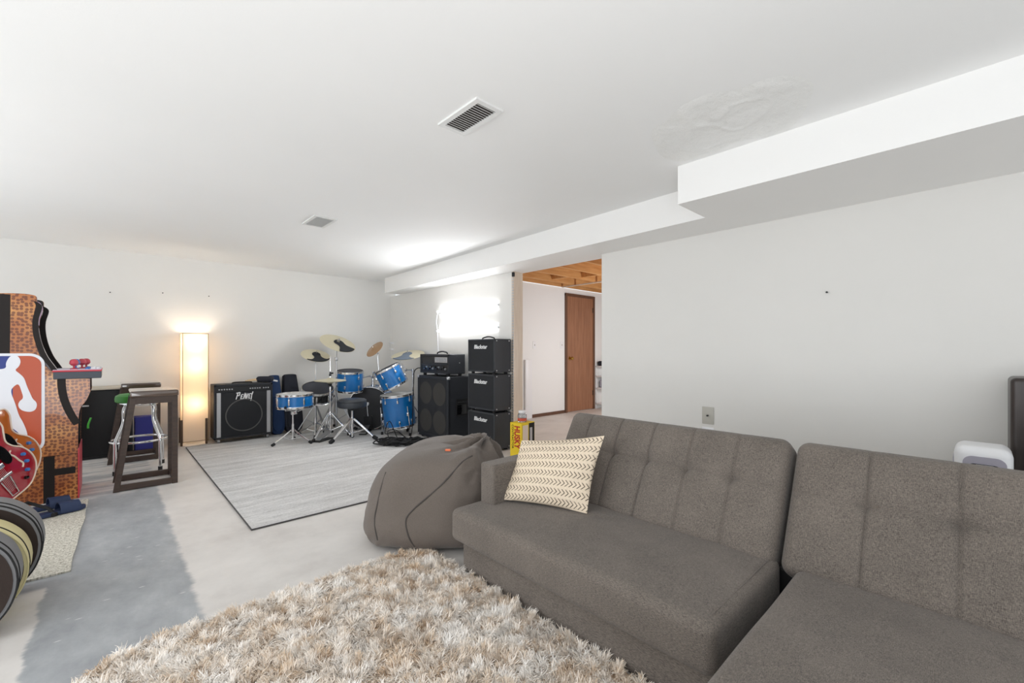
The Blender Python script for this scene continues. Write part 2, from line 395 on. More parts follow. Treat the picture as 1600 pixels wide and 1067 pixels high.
def rbox(size, r, step=0.02, disp=None, k=5):
    """soft rounded box about the origin; disp(x, y, z, nx, ny, nz) -> offset along the normal"""
    h = np.array(size) / 2
    ax = []
    for i in range(3):
        c = h[i] - r; n = max(2, int(2 * c / step) + 1)
        core = np.linspace(-c, c, n); e = r * np.tan(np.linspace(0, PI / 4, k + 1)[1:])
        ax.append(np.concatenate([-c - e[::-1], core, c + e]))
    b = bmesh.new()
    for d in range(3):
        u, v = (d + 1) % 3, (d + 2) % 3
        for s in (-1, 1):
            U, V = np.meshgrid(ax[u], ax[v], indexing='ij'); P = np.zeros(U.shape + (3,))
            P[..., u] = U; P[..., v] = V; P[..., d] = s * h[d]
            inner = np.clip(P, -(h - r), h - r); D = P - inner; Nn = D / np.linalg.norm(D, axis=-1, keepdims=True)
            P = inner + Nn * r
            if disp is not None: P = P + Nn * disp(P[..., 0], P[..., 1], P[..., 2], Nn)[..., None]
            vs = [[b.verts.new(P[i, j]) for j in range(P.shape[1])] for i in range(P.shape[0])]
            for i in range(P.shape[0] - 1):
                for j in range(P.shape[1] - 1): b.faces.new((vs[i][j], vs[i + 1][j], vs[i + 1][j + 1], vs[i][j + 1]))
    bmesh.ops.remove_doubles(b, verts=b.verts, dist=1e-5)
    return b
def label_text(name, s, m, parent, mtx, size=0.05, ext=0.001, shear=0.0, align='CENTER', bold=0.0):
    cu = bpy.data.curves.new(name, 'FONT'); cu.body = s; cu.size = size; cu.extrude = ext; cu.shear = shear; cu.offset = bold
    cu.align_x = align; cu.align_y = 'CENTER'; cu.materials.append(m)
    tmp = bpy.data.objects.new(name, cu); COL.objects.link(tmp)
    me = bpy.data.meshes.new_from_object(tmp.evaluated_get(bpy.context.evaluated_depsgraph_get()))
    bpy.data.objects.remove(tmp); o = bpy.data.objects.new(name, me); COL.objects.link(o); o.parent = parent; o.matrix_local = mtx
    return o
def strokes(bm, segs, wd, mtx, th=0.002, mi=0):
    for (x0, y0, x1, y1) in segs:
        d = Vector((x1 - x0, y1 - y0)); n = Vector((-d.y, d.x)).normalized() * wd / 2
        prism(bm, [(x0 + n.x, y0 + n.y), (x0 - n.x, y0 - n.y), (x1 - n.x, y1 - n.y), (x1 + n.x, y1 + n.y)], th, mtx, mi)
FACE_NY = Matrix(((1, 0, 0, 0), (0, 0, -1, 0), (0, 1, 0, 0), (0, 0, 0, 1)))     # local xy -> world xz, +z -> -Y
FACE_NX = Matrix(((0, 0, -1, 0), (-1, 0, 0, 0), (0, 1, 0, 0), (0, 0, 0, 1)))    # local x -> -Y, y -> Z, +z -> -X

# ================================================================== THE ROOM
H = 2.13; HB = 1.91; WX = 3.18; RY = 6.3
b = new(); box(b, (-3.2, -3, -0.12), (9.5, RY + .15, 0)); struct(obj('floor', b, M['floor'], smooth=False))
b = new(); box(b, (-3.2, -3, H), (3.33, RY + .15, H + .1)); struct(obj('ceiling', b, M['ceiling'], smooth=False))
b = new(); box(b, (-3.2, RY, 0), (3.33, RY + .15, H)); struct(obj('wall_rear', b, M['wall'], smooth=False))
b = new()
box(b, (WX, -3, 0), (WX + .13, 2.262, HB)); struct(obj('wall_right', b, M['wall'], smooth=False))
b = new(); prism(b, [(3.185, 3.434), (3.32, 3.434), (3.32, RY), (3.24, RY)], HB)
struct(obj('wall_right_far', b, M['wall'], smooth=False))
b = new(); box(b, (2.42, -3, HB), (3.33, 1.19, H)); struct(obj('trim_1', b, M['bulkhead'], smooth=False))
b = new(); prism(b, [(2.79, 1.19), (3.33, 1.19), (3.33, 3.46), (3.33, 5.97), (2.985, 5.97)], H - HB, T(0, 0, HB)); struct(obj('trim_2', b, M['bulkhead'], smooth=False))
# stud that closes the wall end beside the opening
b = new(); box(b, (3.183, 3.395, 0), (3.315, 3.433, HB), 0.002); o = struct(obj('trim_3', b, M['pine'], smooth=False))
b = new()
for z in np.arange(0.05, 1.9, 0.03): box(b, (3.176, 3.398, z), (3.182, 3.42, z + .018))
struct(obj('trim_4', b, M['steel'], smooth=False))
b = new(); box(b, (3.163, 3.38, 1.855), (3.183, 3.41, 1.9), 0.003); tag(obj('steel_bracket', b, M['dark_metal']), 'small dark metal bracket at the top of the bare wooden stud', 'bracket')
# back room
BW = 4.815
b = new(); box(b, (3.33, BW, 0), (5.70, BW + .12, H)); box(b, (6.53, BW, 0), (9.5, BW + .12, H)); box(b, (5.70, BW, 2.045), (6.53, BW + .12, H))
struct(obj('wall_back_room', b, M['backwall'], smooth=False))
b = new(); box(b, (9.4, -1, 0), (9.5, BW, H)); struct(obj('wall_back_room_side', b, M['backwall'], smooth=False))
b = new(); box(b, (3.33, BW - .012, 0), (5.69, BW, 0.05)); struct(obj('baseboard_back_room', b, M['casing'], smooth=False))
b = new(); box(b, (3.33, -1, 2.36), (9.5, BW + .12, 2.4)); struct(obj('ceiling_subfloor', b, M['joist'], smooth=False))
for i, y in enumerate((4.76, 4.48, 4.06, 3.64, 3.22, 2.80, 2.38)):
    b = new(); box(b, (3.34, y, 2.135), (9.4, y + .038, 2.36)); o = struct(obj('ceiling_joist', b, M['joist'], smooth=False))
b = new(); box(b, (5.55, 2.4, 2.118), (5.59, 4.75, 2.134)); struct(obj('ceiling_strap', b, M['pine'], smooth=False))
for (y0, y1, x) in ((3.68, 4.06, 5.2), (4.10, 4.48, 5.0), (3.26, 3.64, 5.45)):
    b = new(); box(b, (x, y0, 2.16), (x + .04, y1, 2.36)); struct(obj('ceiling_block', b, M['joist'], smooth=False))
door = bpy.data.objects.new('door_1', None); COL.objects.link(door); door.location = (5.70, BW, 0); struct(door)
b = new(); box(b, (0.05, -.015, 0.008), (0.78, .03, 2.0), .003); obj('door_slab', b, M['door_wood'], door, smooth=False)
b = new(); box(b, (0, -.025, 0), (.05, .1, 2.045), .003); box(b, (.78, -.025, 0), (.83, .1, 2.045), .003); box(b, (0, -.026, 2.0), (.83, .1, 2.046), .003)
obj('door_casing', b, M['casing'], door, smooth=False)
b = new(); lathe(b, [(0, 0), (.032, 0), (.032, .006), (.012, .012), (.012, .035), (.028, .045), (.03, .06), (.022, .072), (0, .075)], 24, T(.12, -.015, .93) @ R(PI / 2, 'X')); obj('door_knob', b, M['brass'], door)
for z in (1.75, .25):
    b = new(); box(b, (.765, -.022, z), (.785, -.012, z + .09), .002); obj('hinge', b, M['dark_metal'], door)
for (px, lab) in ((835, 'pale switch plate on the back room wall, farther from the brown door'), (877.5, 'pale switch plate on the back room wall right beside the brown door')):
    p = on_y(px, 539, BW); t = thing('switch_plate', lab, 'light switch', (p.x, BW, p.z), group='back room switches')
    b = new(); box(b, (-.036, -.006, -.058), (.036, 0, .058), .002); obj('plate', b, M['white'], t)
    b = new(); box(b, (-.006, -.014, -.012), (.006, -.005, .012), .002); obj('toggle', b, M['ivory'], t)
# leaning board by the stud
b = new(); box(b, (3.42, 4.72, 0), (3.44 + .0, 4.80, .95)); 
b = new(); box(b, (4.73, 4.775, 0.0), (4.87, 4.805, .92), .003); tag(obj('leaning_board', b, M['white']), 'narrow white board leaning on the back room wall', 'board')
# shelf in back room
t = thing('wire_shelf', 'white open shelf rack standing right of the brown door', 'shelf', (6.56, 4.655, 0))
b = new()
for x in (0, .5):
    for y in (0, .13):
        b = new(); box(b, (x, y, 0), (x + .014, y + .014, .78), .002); obj('post', b, M['white'], t)
for z in (.08, .36, .58, .76):
    b = new(); box(b, (0, 0, z), (.514, .144, z + .022), .003); obj('shelf_board', b, M['white'], t)
b = new(); put(b, rbox((.16, .13, .09), .04, .02)); o = obj('dark_cap', b, M['black_nylon']); o.location = (6.67, 4.73, .8275); tag(o, 'small dark cap lying on top of the white shelf rack', 'cap')
b = new(); put(b, rbox((.3, .12, .15), .03, .02)); o = obj('grey_bin', b, M['grey_panel']); o.location = (6.80, 4.727, .4575); tag(o, 'grey bin on the middle board of the white shelf rack', 'bin')

# plaster patch on the ceiling
PP = [(1018, 205), (1040, 190), (1065, 165), (1110, 145), (1150, 140), (1215, 118), (1265, 125), (1268, 150), (1245, 190), (1215, 210), (1150, 222), (1110, 242), (1062, 252), (1030, 240)]
W2 = [on_z(x, y, H) for x, y in PP]; cxy = sum((p.xy for p in W2), Vector((0, 0))) / len(W2)
ol = cat([(p.x, p.y, 0) for p in W2], 4, True)
b = new(); rings = []
for s in np.linspace(1, 0.02, 26):
    rg = []
    for p in ol:
        q = cxy + (Vector((p.x, p.y)) - cxy) * s
        n = noise.fractal((q.x * 9, q.y * 9, 3), 1.0, 2.0, 5); e = min(1, (1 - s) * 6)
        rdg = max(0, 1 - abs(noise.noise((q.x * 6, q.y * 6, 8))) * 9) * 0.004
        rg.append(b.verts.new((q.x, q.y, H - 0.0006 - e * (0.0016 + 0.0030 * max(-.5, n) + rdg * 1.3))))
    rings.append(rg)
for A, B in zip(rings, rings[1:]):
    for k in range(len(A)): b.faces.new((A[k], A[(k + 1) % len(A)], B[(k + 1) % len(A)], B[k]))
struct(obj('trim_5', b, M['patch'], angle=80))

bump(M['patch'], tex_noise(M['patch'], coords(M['patch'], (1, 1.6, 1)), 22, 6, 0.7), 0.5, 0.012)
# ceiling vents
def vent(x0, x1, y0, y1, label, n, tilt):
    t = thing('ceiling_vent', label, 'vent', ((x0 + x1) / 2, (y0 + y1) / 2, H), group='ceiling vents')
    hx, hy = (x1 - x0) / 2, (y1 - y0) / 2; f = .024
    b = new()
    for lo, hi in (((-hx, -hy), (-hx + f, hy)), ((hx - f, -hy), (hx, hy)), ((-hx + f, -hy), (hx - f, -hy + f)), ((-hx + f, hy - f), (hx - f, hy))):
        box(b, (lo[0], lo[1], -.009), (hi[0], hi[1], 0))
    obj('frame', b, M['vent'], t)
    b = new(); box(b, (-hx + .01, -hy + .01, -.003), (hx - .01, hy - .01, -.0005)); obj('duct', b, M['vent_dark'], t)
    s0 = None
    for k in range(n):
        y = -hy + f + (2 * hy - 2 * f) * (k + .5) / n
        mt = T(0, y, -.007) @ R(tilt, 'X')
        if s0 is None:
            b = new(); box(b, (-hx + f, -.0055, -.0008), (hx - f, .0055, .0008)); s0 = obj('slat', b, M['vent'], t); s0.matrix_local = mt
        else: share(s0, t, mt)
vent(1.135, 1.287, 1.44, 1.735, 'white louvred ceiling vent nearer the camera with open slats', 15, math.radians(35))
vent(1.185, 1.365, 3.555, 3.87, 'small white ceiling vent farther away near the drums', 16, math.radians(50))

# wall plates and nails
for (y, z, mm, lab) in ((1.335, .592, M['ivory'], 'grey coaxial wall plate above the sofa back'), (1.335, .445, M['white'], 'white outlet plate just below the grey wall plate')):
    t = thing('wall_plate', lab, 'wall plate', (WX, y, z))
    b = new(); box(b, (-.006, -.042, -.062), (0, .042, .062), .003); obj('plate', b, mm, t)
    if z > .5:
        b = new(); lathe(b, [(0, .014), (.006, .014), (.006, 0)], 12, T(-.006, 0, 0) @ R(-PI / 2, 'Y')); obj('socket', b, M['dark_metal'], t)
    else:
        b = new()
        for dz in (-.02, .02): box(b, (-.0075, -.014, dz - .013), (-.005, .014, dz + .013), .001)
        obj('socket', b, M['ivory'], t)
def nail(p, ax, label):
    b = new(); d = Vector(ax); tube(b, [Vector(p), Vector(p) + d * .02], .003, 8); lathe(b, [(0, .003), (.006, .002), (.006, 0), (0, 0)], 10, T(*(Vector(p) + d * .02)) @ d.to_track_quat('Z', 'Y').to_matrix().to_4x4())
    tag(obj('wall_nail', b, M['dark_metal']), label, 'nail', 'nails left in the walls')
for (x, y, lab) in ((172, 457, 'small nail in the rear wall nearest the arcade cabinet'), (254, 458, 'small nail in the rear wall left of the lamp glow'), (326, 463, 'small nail in the rear wall above the paper lamp')):
    nail(on_y(x, y, RY), (0, -1, 0), lab)
nail(on_x(1293, 457, WX), (-1, 0, 0), 'small screw in the bare right wall above the sofa')
for (y, z, lab) in ((6.2, 1.18, 'upper white clip in the far room corner'), (6.2, 1.08, 'lower white clip in the far room corner')):
    b = new(); box(b, (3.20, y - .02, z - .012), (3.245, y + .02, z + .012), .005); tube(b, [(3.2, y, z), (3.17, y, z + .015)], .006, 8)
    tag(obj('wall_clip', b, M['white']), lab, 'clip', 'corner wall clips')

# two tube lights on the far right wall and their cord
for (z0, z1, lab) in ((1.575, 1.575, 'upper of two glowing white tube lights on the right wall'), (1.322, 1.322, 'lower of two glowing white tube lights on the right wall')):
    t = thing('tube_light', lab, 'tube light', (3.17, 4.26, z0), group='wall tube lights')
    b = new(); tube(b, [(0.008, -.6, 0), (0.008, .6, 0)], .013, 12); o = obj('tube', b, M['led'], t)
    d = bpy.data.lights.new('tube_glow', 'AREA'); d.shape = 'RECTANGLE'; d.size = .02; d.size_y = 1.16; d.energy = 7.5; d.color = (.96, .98, 1)
    lo = bpy.data.objects.new('tube_glow', d); COL.objects.link(lo); lo.location = (3.158, 4.26, z0); lo.rotation_euler = (0, math.radians(90), 0)
    b = new(); box(b, (.018, -.6, -.014), (.026, .6, .014), .002); obj('channel', b, M['white'], t)
    for y in (-.61, .61):
        b = new(); box(b, (-.003, y - .008, -.012), (.026, y + .008, .012), .003); obj('end_cap', b, M['white'], t)
b = new(); tube(b, cat([(3.19, 4.875, 1.56), (3.185, 4.90, 1.45), (3.19, 4.88, 1.32), (3.185, 4.86, 1.1), (3.18, 4.83, .9), (3.18, 4.82, .5), (3.17, 4.84, .01)], 6), .006, 8)
tag(obj('power_cord', b, M['white']), 'white power cord hanging from the wall tube lights', 'cord')
# ================================================================== RUGS
# striped rug
b = new(); box(b, (0, 0, 0), (2.05, 2.96, .009), .003); t = obj('striped_rug', b, M['rug'], smooth=False); t.location = (.616, 2.915, 0)
tag(t, 'large grey and white striped flat rug under the drum kit', 'rug')
b = new(); tube(b, [(0, 0, .006), (2.05, 0, .006), (2.05, 2.96, .006), (0, 2.96, .006)], .005, 8, closed=True); obj('binding', b, M['rug_edge'], t)
# woven mat
b = new(); nx, ny = 40, 50; g = []
for i in range(nx + 1):
    g.append([])
    for j in range(ny + 1):
        x = -1.15 + 1.045 * i / nx; y = 2.965 + 1.345 * j / ny
        x += 0.012 * noise.noise((y * 3, 0, 1)) * (i / nx) - .03 * (1 - j / ny) * (i / nx); y += .01 * noise.noise((x * 4, 3, 2))
        g[-1].append(b.verts.new((x, y, .009 + .003 * noise.noise((x * 5, y * 5, 0)))))
for i in range(nx):
    for j in range(ny): b.faces.new((g[i][j], g[i + 1][j], g[i + 1][j + 1], g[i][j + 1]))
r_ = bmesh.ops.extrude_face_region(b, geom=b.faces[:])
for v_ in [e for e in r_['geom'] if isinstance(e, bmesh.types.BMVert)]: v_.co.z = 0.0005
tag(obj('woven_mat', b, M['mat']), 'pale woven jute mat under the guitars beside the arcade cabinet', 'mat')

# shag rug: backing plus one pile object
SX0, SX1, SY0, SY1, SR = -.10, 1.235, .455, 2.04, .22
def in_rug(x, y, e=0.0):
    if not (SX0 - e < x < SX1 + e and SY0 - e < y < SY1 + e): return False
    cx, cy = min(max(x, SX0 + SR), SX1), min(max(y, SY0), SY1 - SR)
    if x < SX0 + SR and y > SY1 - SR: return (x - SX0 - SR) ** 2 + (y - SY1 + SR) ** 2 < (SR + e) ** 2
    return True
b = new(); pl = [(SX0, SY0), (SX1, SY0), (SX1, SY1)] + [(SX0 + SR + SR * math.cos(a), SY1 - SR + SR * math.sin(a)) for a in np.linspace(PI / 2, PI, 10)]
prism(b, pl, .012); shag = obj('shag_rug', b, M['shag_base'], smooth=False)
tag(shag, 'cream and tan long-pile shag rug in front of the grey sofa', 'rug')
def shag_pile():
    sp_ = 0.0148; pts = []
    for x in np.arange(SX0, SX1, sp_):
        for y in np.arange(SY0, SY1, sp_):
            px, py = x + random.uniform(-.5, .5) * sp_, y + random.uniform(-.5, .5) * sp_
            q_ = Vector((px - 1.478, py - 2.232, 0)); bx_, by_ = q_.dot(Vector((math.cos(YAW), -math.sin(YAW), 0))) / .36, q_.dot(Vector((math.sin(YAW), math.cos(YAW), 0))) / .40
            if in_rug(px, py, -.004) and abs(bx_) ** 3 + abs(by_) ** 3 > .72: pts.append((px, py))
    P = np.array(pts); n = len(P); S = 19
    flow = np.array([3.2 * noise.noise((p[0] * 9, p[1] * 9, 1.5)) * PI for p in P]) + RNG.normal(0, .7, n)
    lean = np.array([.85 + .5 * noise.noise((p[0] * 13, p[1] * 13, 9.5)) for p in P]) + RNG.normal(0, .22, n)
    ton = np.array([.70 + .2 * noise.noise((p[0] * 4, p[1] * 4, 4.5)) + .48 * noise.noise((p[0] * 19, p[1] * 19, 7.5)) for p in P]) + RNG.normal(0, .08, n)
    ln = .033 + RNG.normal(0, .005, n)
    # strands
    root = np.repeat(P, S, 0) + RNG.normal(0, .0042, (n * S, 2)); fl = np.repeat(flow, S) + RNG.normal(0, .33, n * S)
    le = np.clip(np.repeat(lean, S) + RNG.normal(0, .2, n * S), .05, 1.35); L_ = np.clip(np.repeat(ln, S) * RNG.uniform(.75, 1.15, n * S), .02, .075)
    tn = np.clip(np.repeat(ton, S) + RNG.normal(0, .1, n * S), 0, 1)
    N_ = n * S; K = 5; pos = np.zeros((N_, K, 3)); cur = np.c_[root, np.full(N_, .011)]
    pos[:, 0] = cur; wob = RNG.normal(0, .42, (N_, K))
    for k in range(1, K):
        th = le * (.45 + .9 * k / (K - 1)); ph = fl + np.cumsum(wob, 1)[:, k]
        stp = (L_ / (K - 1))[:, None] * np.c_[np.sin(th) * np.cos(ph), np.sin(th) * np.sin(ph), np.cos(th)]
        cur = cur + stp; cur[:, 2] = np.maximum(cur[:, 2], .012); pos[:, k] = cur
    wd = np.array([1.0, 1.1, 1.0, .8, .25]) * .0013
    side = np.c_[-np.sin(fl), np.cos(fl), RNG.normal(0, .35, N_)]; side /= np.linalg.norm(side, axis=1, keepdims=True)
    V = np.stack([pos - side[:, None] * wd[None, :, None], pos + side[:, None] * wd[None, :, None]], 2).reshape(-1, 3)
    base = (np.arange(N_) * K * 2)[:, None, None] + (np.arange(K - 1) * 2)[None, :, None]
    Fq = (base + np.array([0, 1, 3, 2])[None, None]).reshape(-1, 4)
    me = bpy.data.meshes.new('pile'); me.vertices.add(len(V)); me.vertices.foreach_set('co', V.astype(np.float32).ravel())
    me.loops.add(Fq.size); me.loops.foreach_set('vertex_index', Fq.astype(np.int32).ravel())
    me.polygons.add(len(Fq)); me.polygons.foreach_set('loop_start', np.arange(0, Fq.size, 4, dtype=np.int32)); me.polygons.foreach_set('loop_total', np.full(len(Fq), 4, dtype=np.int32))
    me.update(calc_edges=True)
    a = me.attributes.new('tone', 'FLOAT', 'POINT'); a.data.foreach_set('value', np.repeat(tn, K * 2).astype(np.float32))
    me.polygons.foreach_set('use_smooth', [True] * len(Fq)); me.materials.append(M['shag'])
    o = bpy.data.objects.new('pile', me); COL.objects.link(o); o.parent = shag; o['kind'] = 'stuff'
shag_pile()

# ================================================================== SOFA
def back_disp(hx, hy, hz, xs, ys):
    def d(x, y, z, n):
        f = np.clip(n[..., 2], 0, 1) ** 2
        o = .016 * np.clip(1 - (x / hx) ** 4, 0, 1) * np.clip(1 - (y / hy) ** 4, 0, 1)
        edge = np.clip(1 - (np.abs(y) / hy) ** 8, 0, 1)
        for s in xs:
            o = o - .0085 * np.exp(-((x - s) / .0045) ** 2) - .005 * np.exp(-((x - s) / .026) ** 2)
            o = o - .019 * np.exp(-(((x - s) / .026) ** 2 + ((y - ys) / .026) ** 2))
        o = o - (.005 * np.exp(-((y - ys) / .0045) ** 2) + .004 * np.exp(-((y - ys) / .03) ** 2))
        return o * f + .0012 * np.sin(x * 23 + y * 17) * f
    return d
def seat_disp(hx, hy, seed):
    def d(x, y, z, n):
        f = np.clip(n[..., 2], 0, 1)
        o = .010 * np.clip(1 - (x / hx) ** 4, 0, 1) * np.clip(1 - (y / hy) ** 4, 0, 1)
        o = o + .0035 * np.sin(x * 9 + y * 5 + seed) * np.sin(y * 7 - x * 4 + 1.3 * seed)
        o = o + .006 * np.exp(-((x - .12 + .35 * (y - .12)) / .016) ** 2) * np.exp(-((y - .12) / .10) ** 2) - .006 * np.exp(-((x - .08 + .35 * (y - .1)) / .02) ** 2) * np.exp(-((y - .12) / .12) ** 2)
        return o * f
    return d
TH = math.atan2(.225, .40)
def backrest(yc, width, seams, parent):
    ln = .50; th = .15; hx, hy = width / 2, ln / 2
    bm_ = rbox((width, ln, th), .045, .0042, back_disp(hx, hy, th / 2, seams, .045))
    o = obj('backrest', bm_, M['sofa'], parent, angle=80)
    y_ = Vector((math.sin(TH), 0, math.cos(TH))); z_ = Vector((-math.cos(TH), 0, math.sin(TH))); x_ = Vector((0, -1, 0))
    pf = Vector((1.72, yc, .285)) + y_ * hy - z_ * (th / 2)
    o.matrix_world = Matrix(((x_.x, y_.x, z_.x, pf.x), (x_.y, y_.y, z_.y, pf.y), (x_.z, y_.z, z_.z, pf.z), (0, 0, 0, 1)))
    return o
def mv(o, m4): o.matrix_local = m4; return o
sofa = thing('sofa', 'dark grey tufted sofa section with one armrest behind the shag rug', 'sofa')
b = new(); box(b, (1.79, .442, .05), (1.99, .502, .268), .004); obj('dark_gap_block', b, M['black'], sofa, smooth=False)  # black block added to darken the gap between the two sofa sections
b = rbox((.72, 1.19, .15), .012, .05); mv(obj('base', b, M['sofa'], sofa), T(1.61, 1.10, .0755))
b = rbox((.60, 1.245, .155), .034, .011, seat_disp(.3, .62, 0.4)); st = mv(obj('seat', b, M['sofa'], sofa, angle=80), T(1.502, 1.112, .228))
b = new(); tube(b, [Vector((x, -.594 , .078 - .03 * max(0, (-x - .24) / .06))) for x in np.linspace(-.285, .28, 20)], .0022, 6)
obj('seam', b, M['sofa'], st)
b = new(); tube(b, [Vector((-.2995, y, -.004)) for y in np.linspace(-.6, .6, 20)], .0018, 6); obj('seam', b, M['sofa'], st)
backrest(1.05, 1.10, [-.40, -.21, -.02, .17, .36], sofa)
b = rbox((.62, .102, .37), .014, .03); mv(obj('armrest', b, M['sofa'], sofa), T(1.68, 1.659, .315))
chaise = thing('chaise_sofa', 'dark grey tufted chaise sofa section without armrest at lower right', 'sofa')
b = rbox((1.24, .98, .15), .012, .05); mv(obj('base', b, M['sofa'], chaise), T(1.33, -.085, .0755))
b = rbox((1.36, 1.04, .16), .036, .013, seat_disp(.68, .52, 2.1)); mv(obj('seat', b, M['sofa'], chaise, angle=80), T(1.122, -.085, .226))
backrest(-.072, 1.112, [-.329, -.110, .109, .328], chaise)

# cushion leaning in the sofa corner
BL, BR, TR_, TL = Vector((1.435, 1.625, .318)), Vector((1.595, 1.215, .318)), Vector((1.745, 1.225, .652)), Vector((1.585, 1.632, .590))
nrm = (BR - BL).cross(TL - BL).normalized()
def cushion(n=44):
    b_ = new(); uvl = b_.loops.layers.uv.new('UVMap'); gs = []
    for side in (1, -1):
        g_ = []
        for i in range(n + 1):
            g_.append([])
            for j in range(n + 1):
                u, v_ = i / n, j / n
                us, vs_ = u + .035 * math.sin(PI * v_) * (0.5 - u) * 1.6, v_ + .035 * math.sin(PI * u) * (0.5 - v_) * 1.6
                p = (BL * (1 - us) + BR * us) * (1 - vs_) + (TL * (1 - us) + TR_ * us) * vs_
                pf = (max(0, math.sin(PI * u)) ** .6) * (max(0, math.sin(PI * v_)) ** .6)
                wr = .006 * noise.noise((u * 7, v_ * 7, 3 + side)) + .008 * math.exp(-((u - .15 + .3 * (v_ - .1)) / .05) ** 2) * math.exp(-((v_ - .08) / .08) ** 2) + .006 * math.exp(-((v_ - .12 - .2 * (u - .8)) / .03) ** 2) * math.exp(-((u - .8) / .12) ** 2)
                p = p + nrm * side * (.062 * pf + wr * min(1, pf * 2))
                g_[-1].append((b_.verts.new(p), (u, v_)))
        gs.append(g_)
        for i in range(n):
            for j in range(n):
                q = [g_[i][j], g_[i + 1][j], g_[i + 1][j + 1], g_[i][j + 1]]
                f = b_.faces.new([x[0] for x in q])
                for lp, x in zip(f.loops, q): lp[uvl].uv = x[1]
    bmesh.ops.remove_doubles(b_, verts=b_.verts, dist=1e-5)
    return b_
tag(obj('throw_cushion', cushion(), M['chevron'], angle=80), 'cream cushion with rows of dark chevrons in the sofa corner', 'cushion')

# ================================================================== BEAN BAG
RV, FV = Vector((math.cos(YAW), -math.sin(YAW), 0)), Vector((math.sin(YAW), math.cos(YAW), 0))
BC = Vector((1.478, 2.232, .0))
def bean():
    b_ = new(); nu, nv = 180, 110; A, B_, C_ = .372, .41, .246; g_ = []
    sg = lambda x, e: math.copysign(abs(x) ** e, x)
    for j in range(nv + 1):
        v_ = -PI / 2 + PI * j / nv; g_.append([])
        for i in range(nu):
            u = 2 * PI * i / nu
            x = A * sg(math.cos(v_), .34) * sg(math.cos(u), .66); y = B_ * sg(math.cos(v_), .34) * sg(math.sin(u), .66); z = C_ * sg(math.sin(v_), .52)
            h = (z + C_) / (2 * C_)
            fl_ = 1 + .10 * max(0, 1 - h / .4)
            x *= fl_; y *= fl_
            if x < 0: x *= 1.05 - .34 * max(0, h - .30) ** 1.5
            y *= 1.0 - .16 * max(0, h - .3)
            z2 = z + C_
            z2 += (.022 * math.exp(-((x - .24) / .11) ** 2 - ((y - .05) / .2) ** 2) + .018 * math.exp(-((x - .33) / .07) ** 2 - ((y + .02) / .1) ** 2)) * max(0, h - .5) * 2
            z2 -= .05 * math.exp(-((x + .33) / .16) ** 2) * max(0, h - .5) * 2
            # gathered folds running to the tie at the upper right
            dx, dy = x - .26, y - .0; rr = math.hypot(dx, dy); an = math.atan2(dy, dx)
            fold = math.sin(an * 9 + 3 * noise.noise((x * 4, y * 4, z * 4))) * .026 * math.exp(-(rr / .25) ** 2) * max(0, h - .45) * 2
            rg_ = lambda f, s_: .5 - abs(noise.noise((x * f + s_, y * f, z * f - .6 * x * f)))
            wr = (.018 * rg_(7, 3) + .016 * rg_(13, 5)) * (math.exp(-((x - .25) / .18) ** 2) * h + math.exp(-((x + .28) / .16) ** 2) * (1 - h)) + .008 * rg_(4, 9) + .013 * noise.noise((x * 3 + 2, y * 3, z * 3)) + .007 * math.sin(30 * (z + .35 * x) + 5 * noise.noise((x * 2.5, y * 2.5, z * 2.5))) * math.exp(-((x + .3) / .14) ** 2) * math.exp(-((z + .17) / .09) ** 2) + .010 * noise.noise((x * 5 + 9 * z, y * 5, z * 9)) * (1 - h) + .007 * math.sin(26 * (z - .7 * x) + 2 * noise.noise((x * 3, y * 3, z * 3))) * math.exp(-((x - .25) / .16) ** 2) * h
            n_ = Vector((x / A, y / B_, z / C_)).normalized()
            p = Vector((x, y, 0)) + Vector((0, 0, z2)) + n_ * (wr + fold)
            wp = BC + RV * p.x + FV * p.y; wp.z = max(.002, p.z)
            if wp.y < 1.752: wp.y = 1.752 + (wp.y - 1.752) * .03
            if wp.z < .06 and wp.y < 2.06 and wp.x < 1.25: wp.z = max(wp.z, .014)
            g_[-1].append(b_.verts.new(wp - BC))
    for j in range(nv):
        for i in range(nu): b_.faces.new((g_[j][i], g_[j][(i + 1) % nu], g_[j + 1][(i + 1) % nu], g_[j + 1][i]))
    bmesh.ops.remove_doubles(b_, verts=b_.verts, dist=1e-5)
    return b_
bb = bean(); tree = BVHTree.FromBMesh(bb)
beanbag = obj('bean_bag', bb, M['bean'], angle=85); beanbag.location = BC
tag(beanbag, 'large taupe fabric bean bag slumped between sofa and striped rug', 'bean bag')
def on_bean(x, y):
    hit = tree.ray_cast(ORG - BC, ray(x, y).normalized()); return hit[0]
for pl in ([(738, 712), (722, 722), (706, 740), (690, 757), (670, 775), (650, 792), (637, 806), (634, 816), (636, 830), (640, 842), (648, 854), (662, 860), (690, 863), (712, 864)],
           [(618, 704), (611, 716), (603, 738), (596, 760), (590, 786), (586, 806), (586, 824), (590, 844)], [(618, 704), (640, 701), (665, 699), (690, 700)]):
    pp = [p for p in (on_bean(*q) for q in pl) if p is not None]
    if len(pp) > 3:
        b = new(); tube(b, cat(pp, 5), .0042, 8); obj('piping', b, M['bean_pipe'], beanbag)
p = on_bean(700, 704)
if p is not None:
    b = rbox((.032, .016, .012), .005, .01); o = obj('label_tag', b, M['orange'], beanbag); o.location = p + Vector((0, 0, .003)); o.rotation_euler = (0, 0, -YAW)

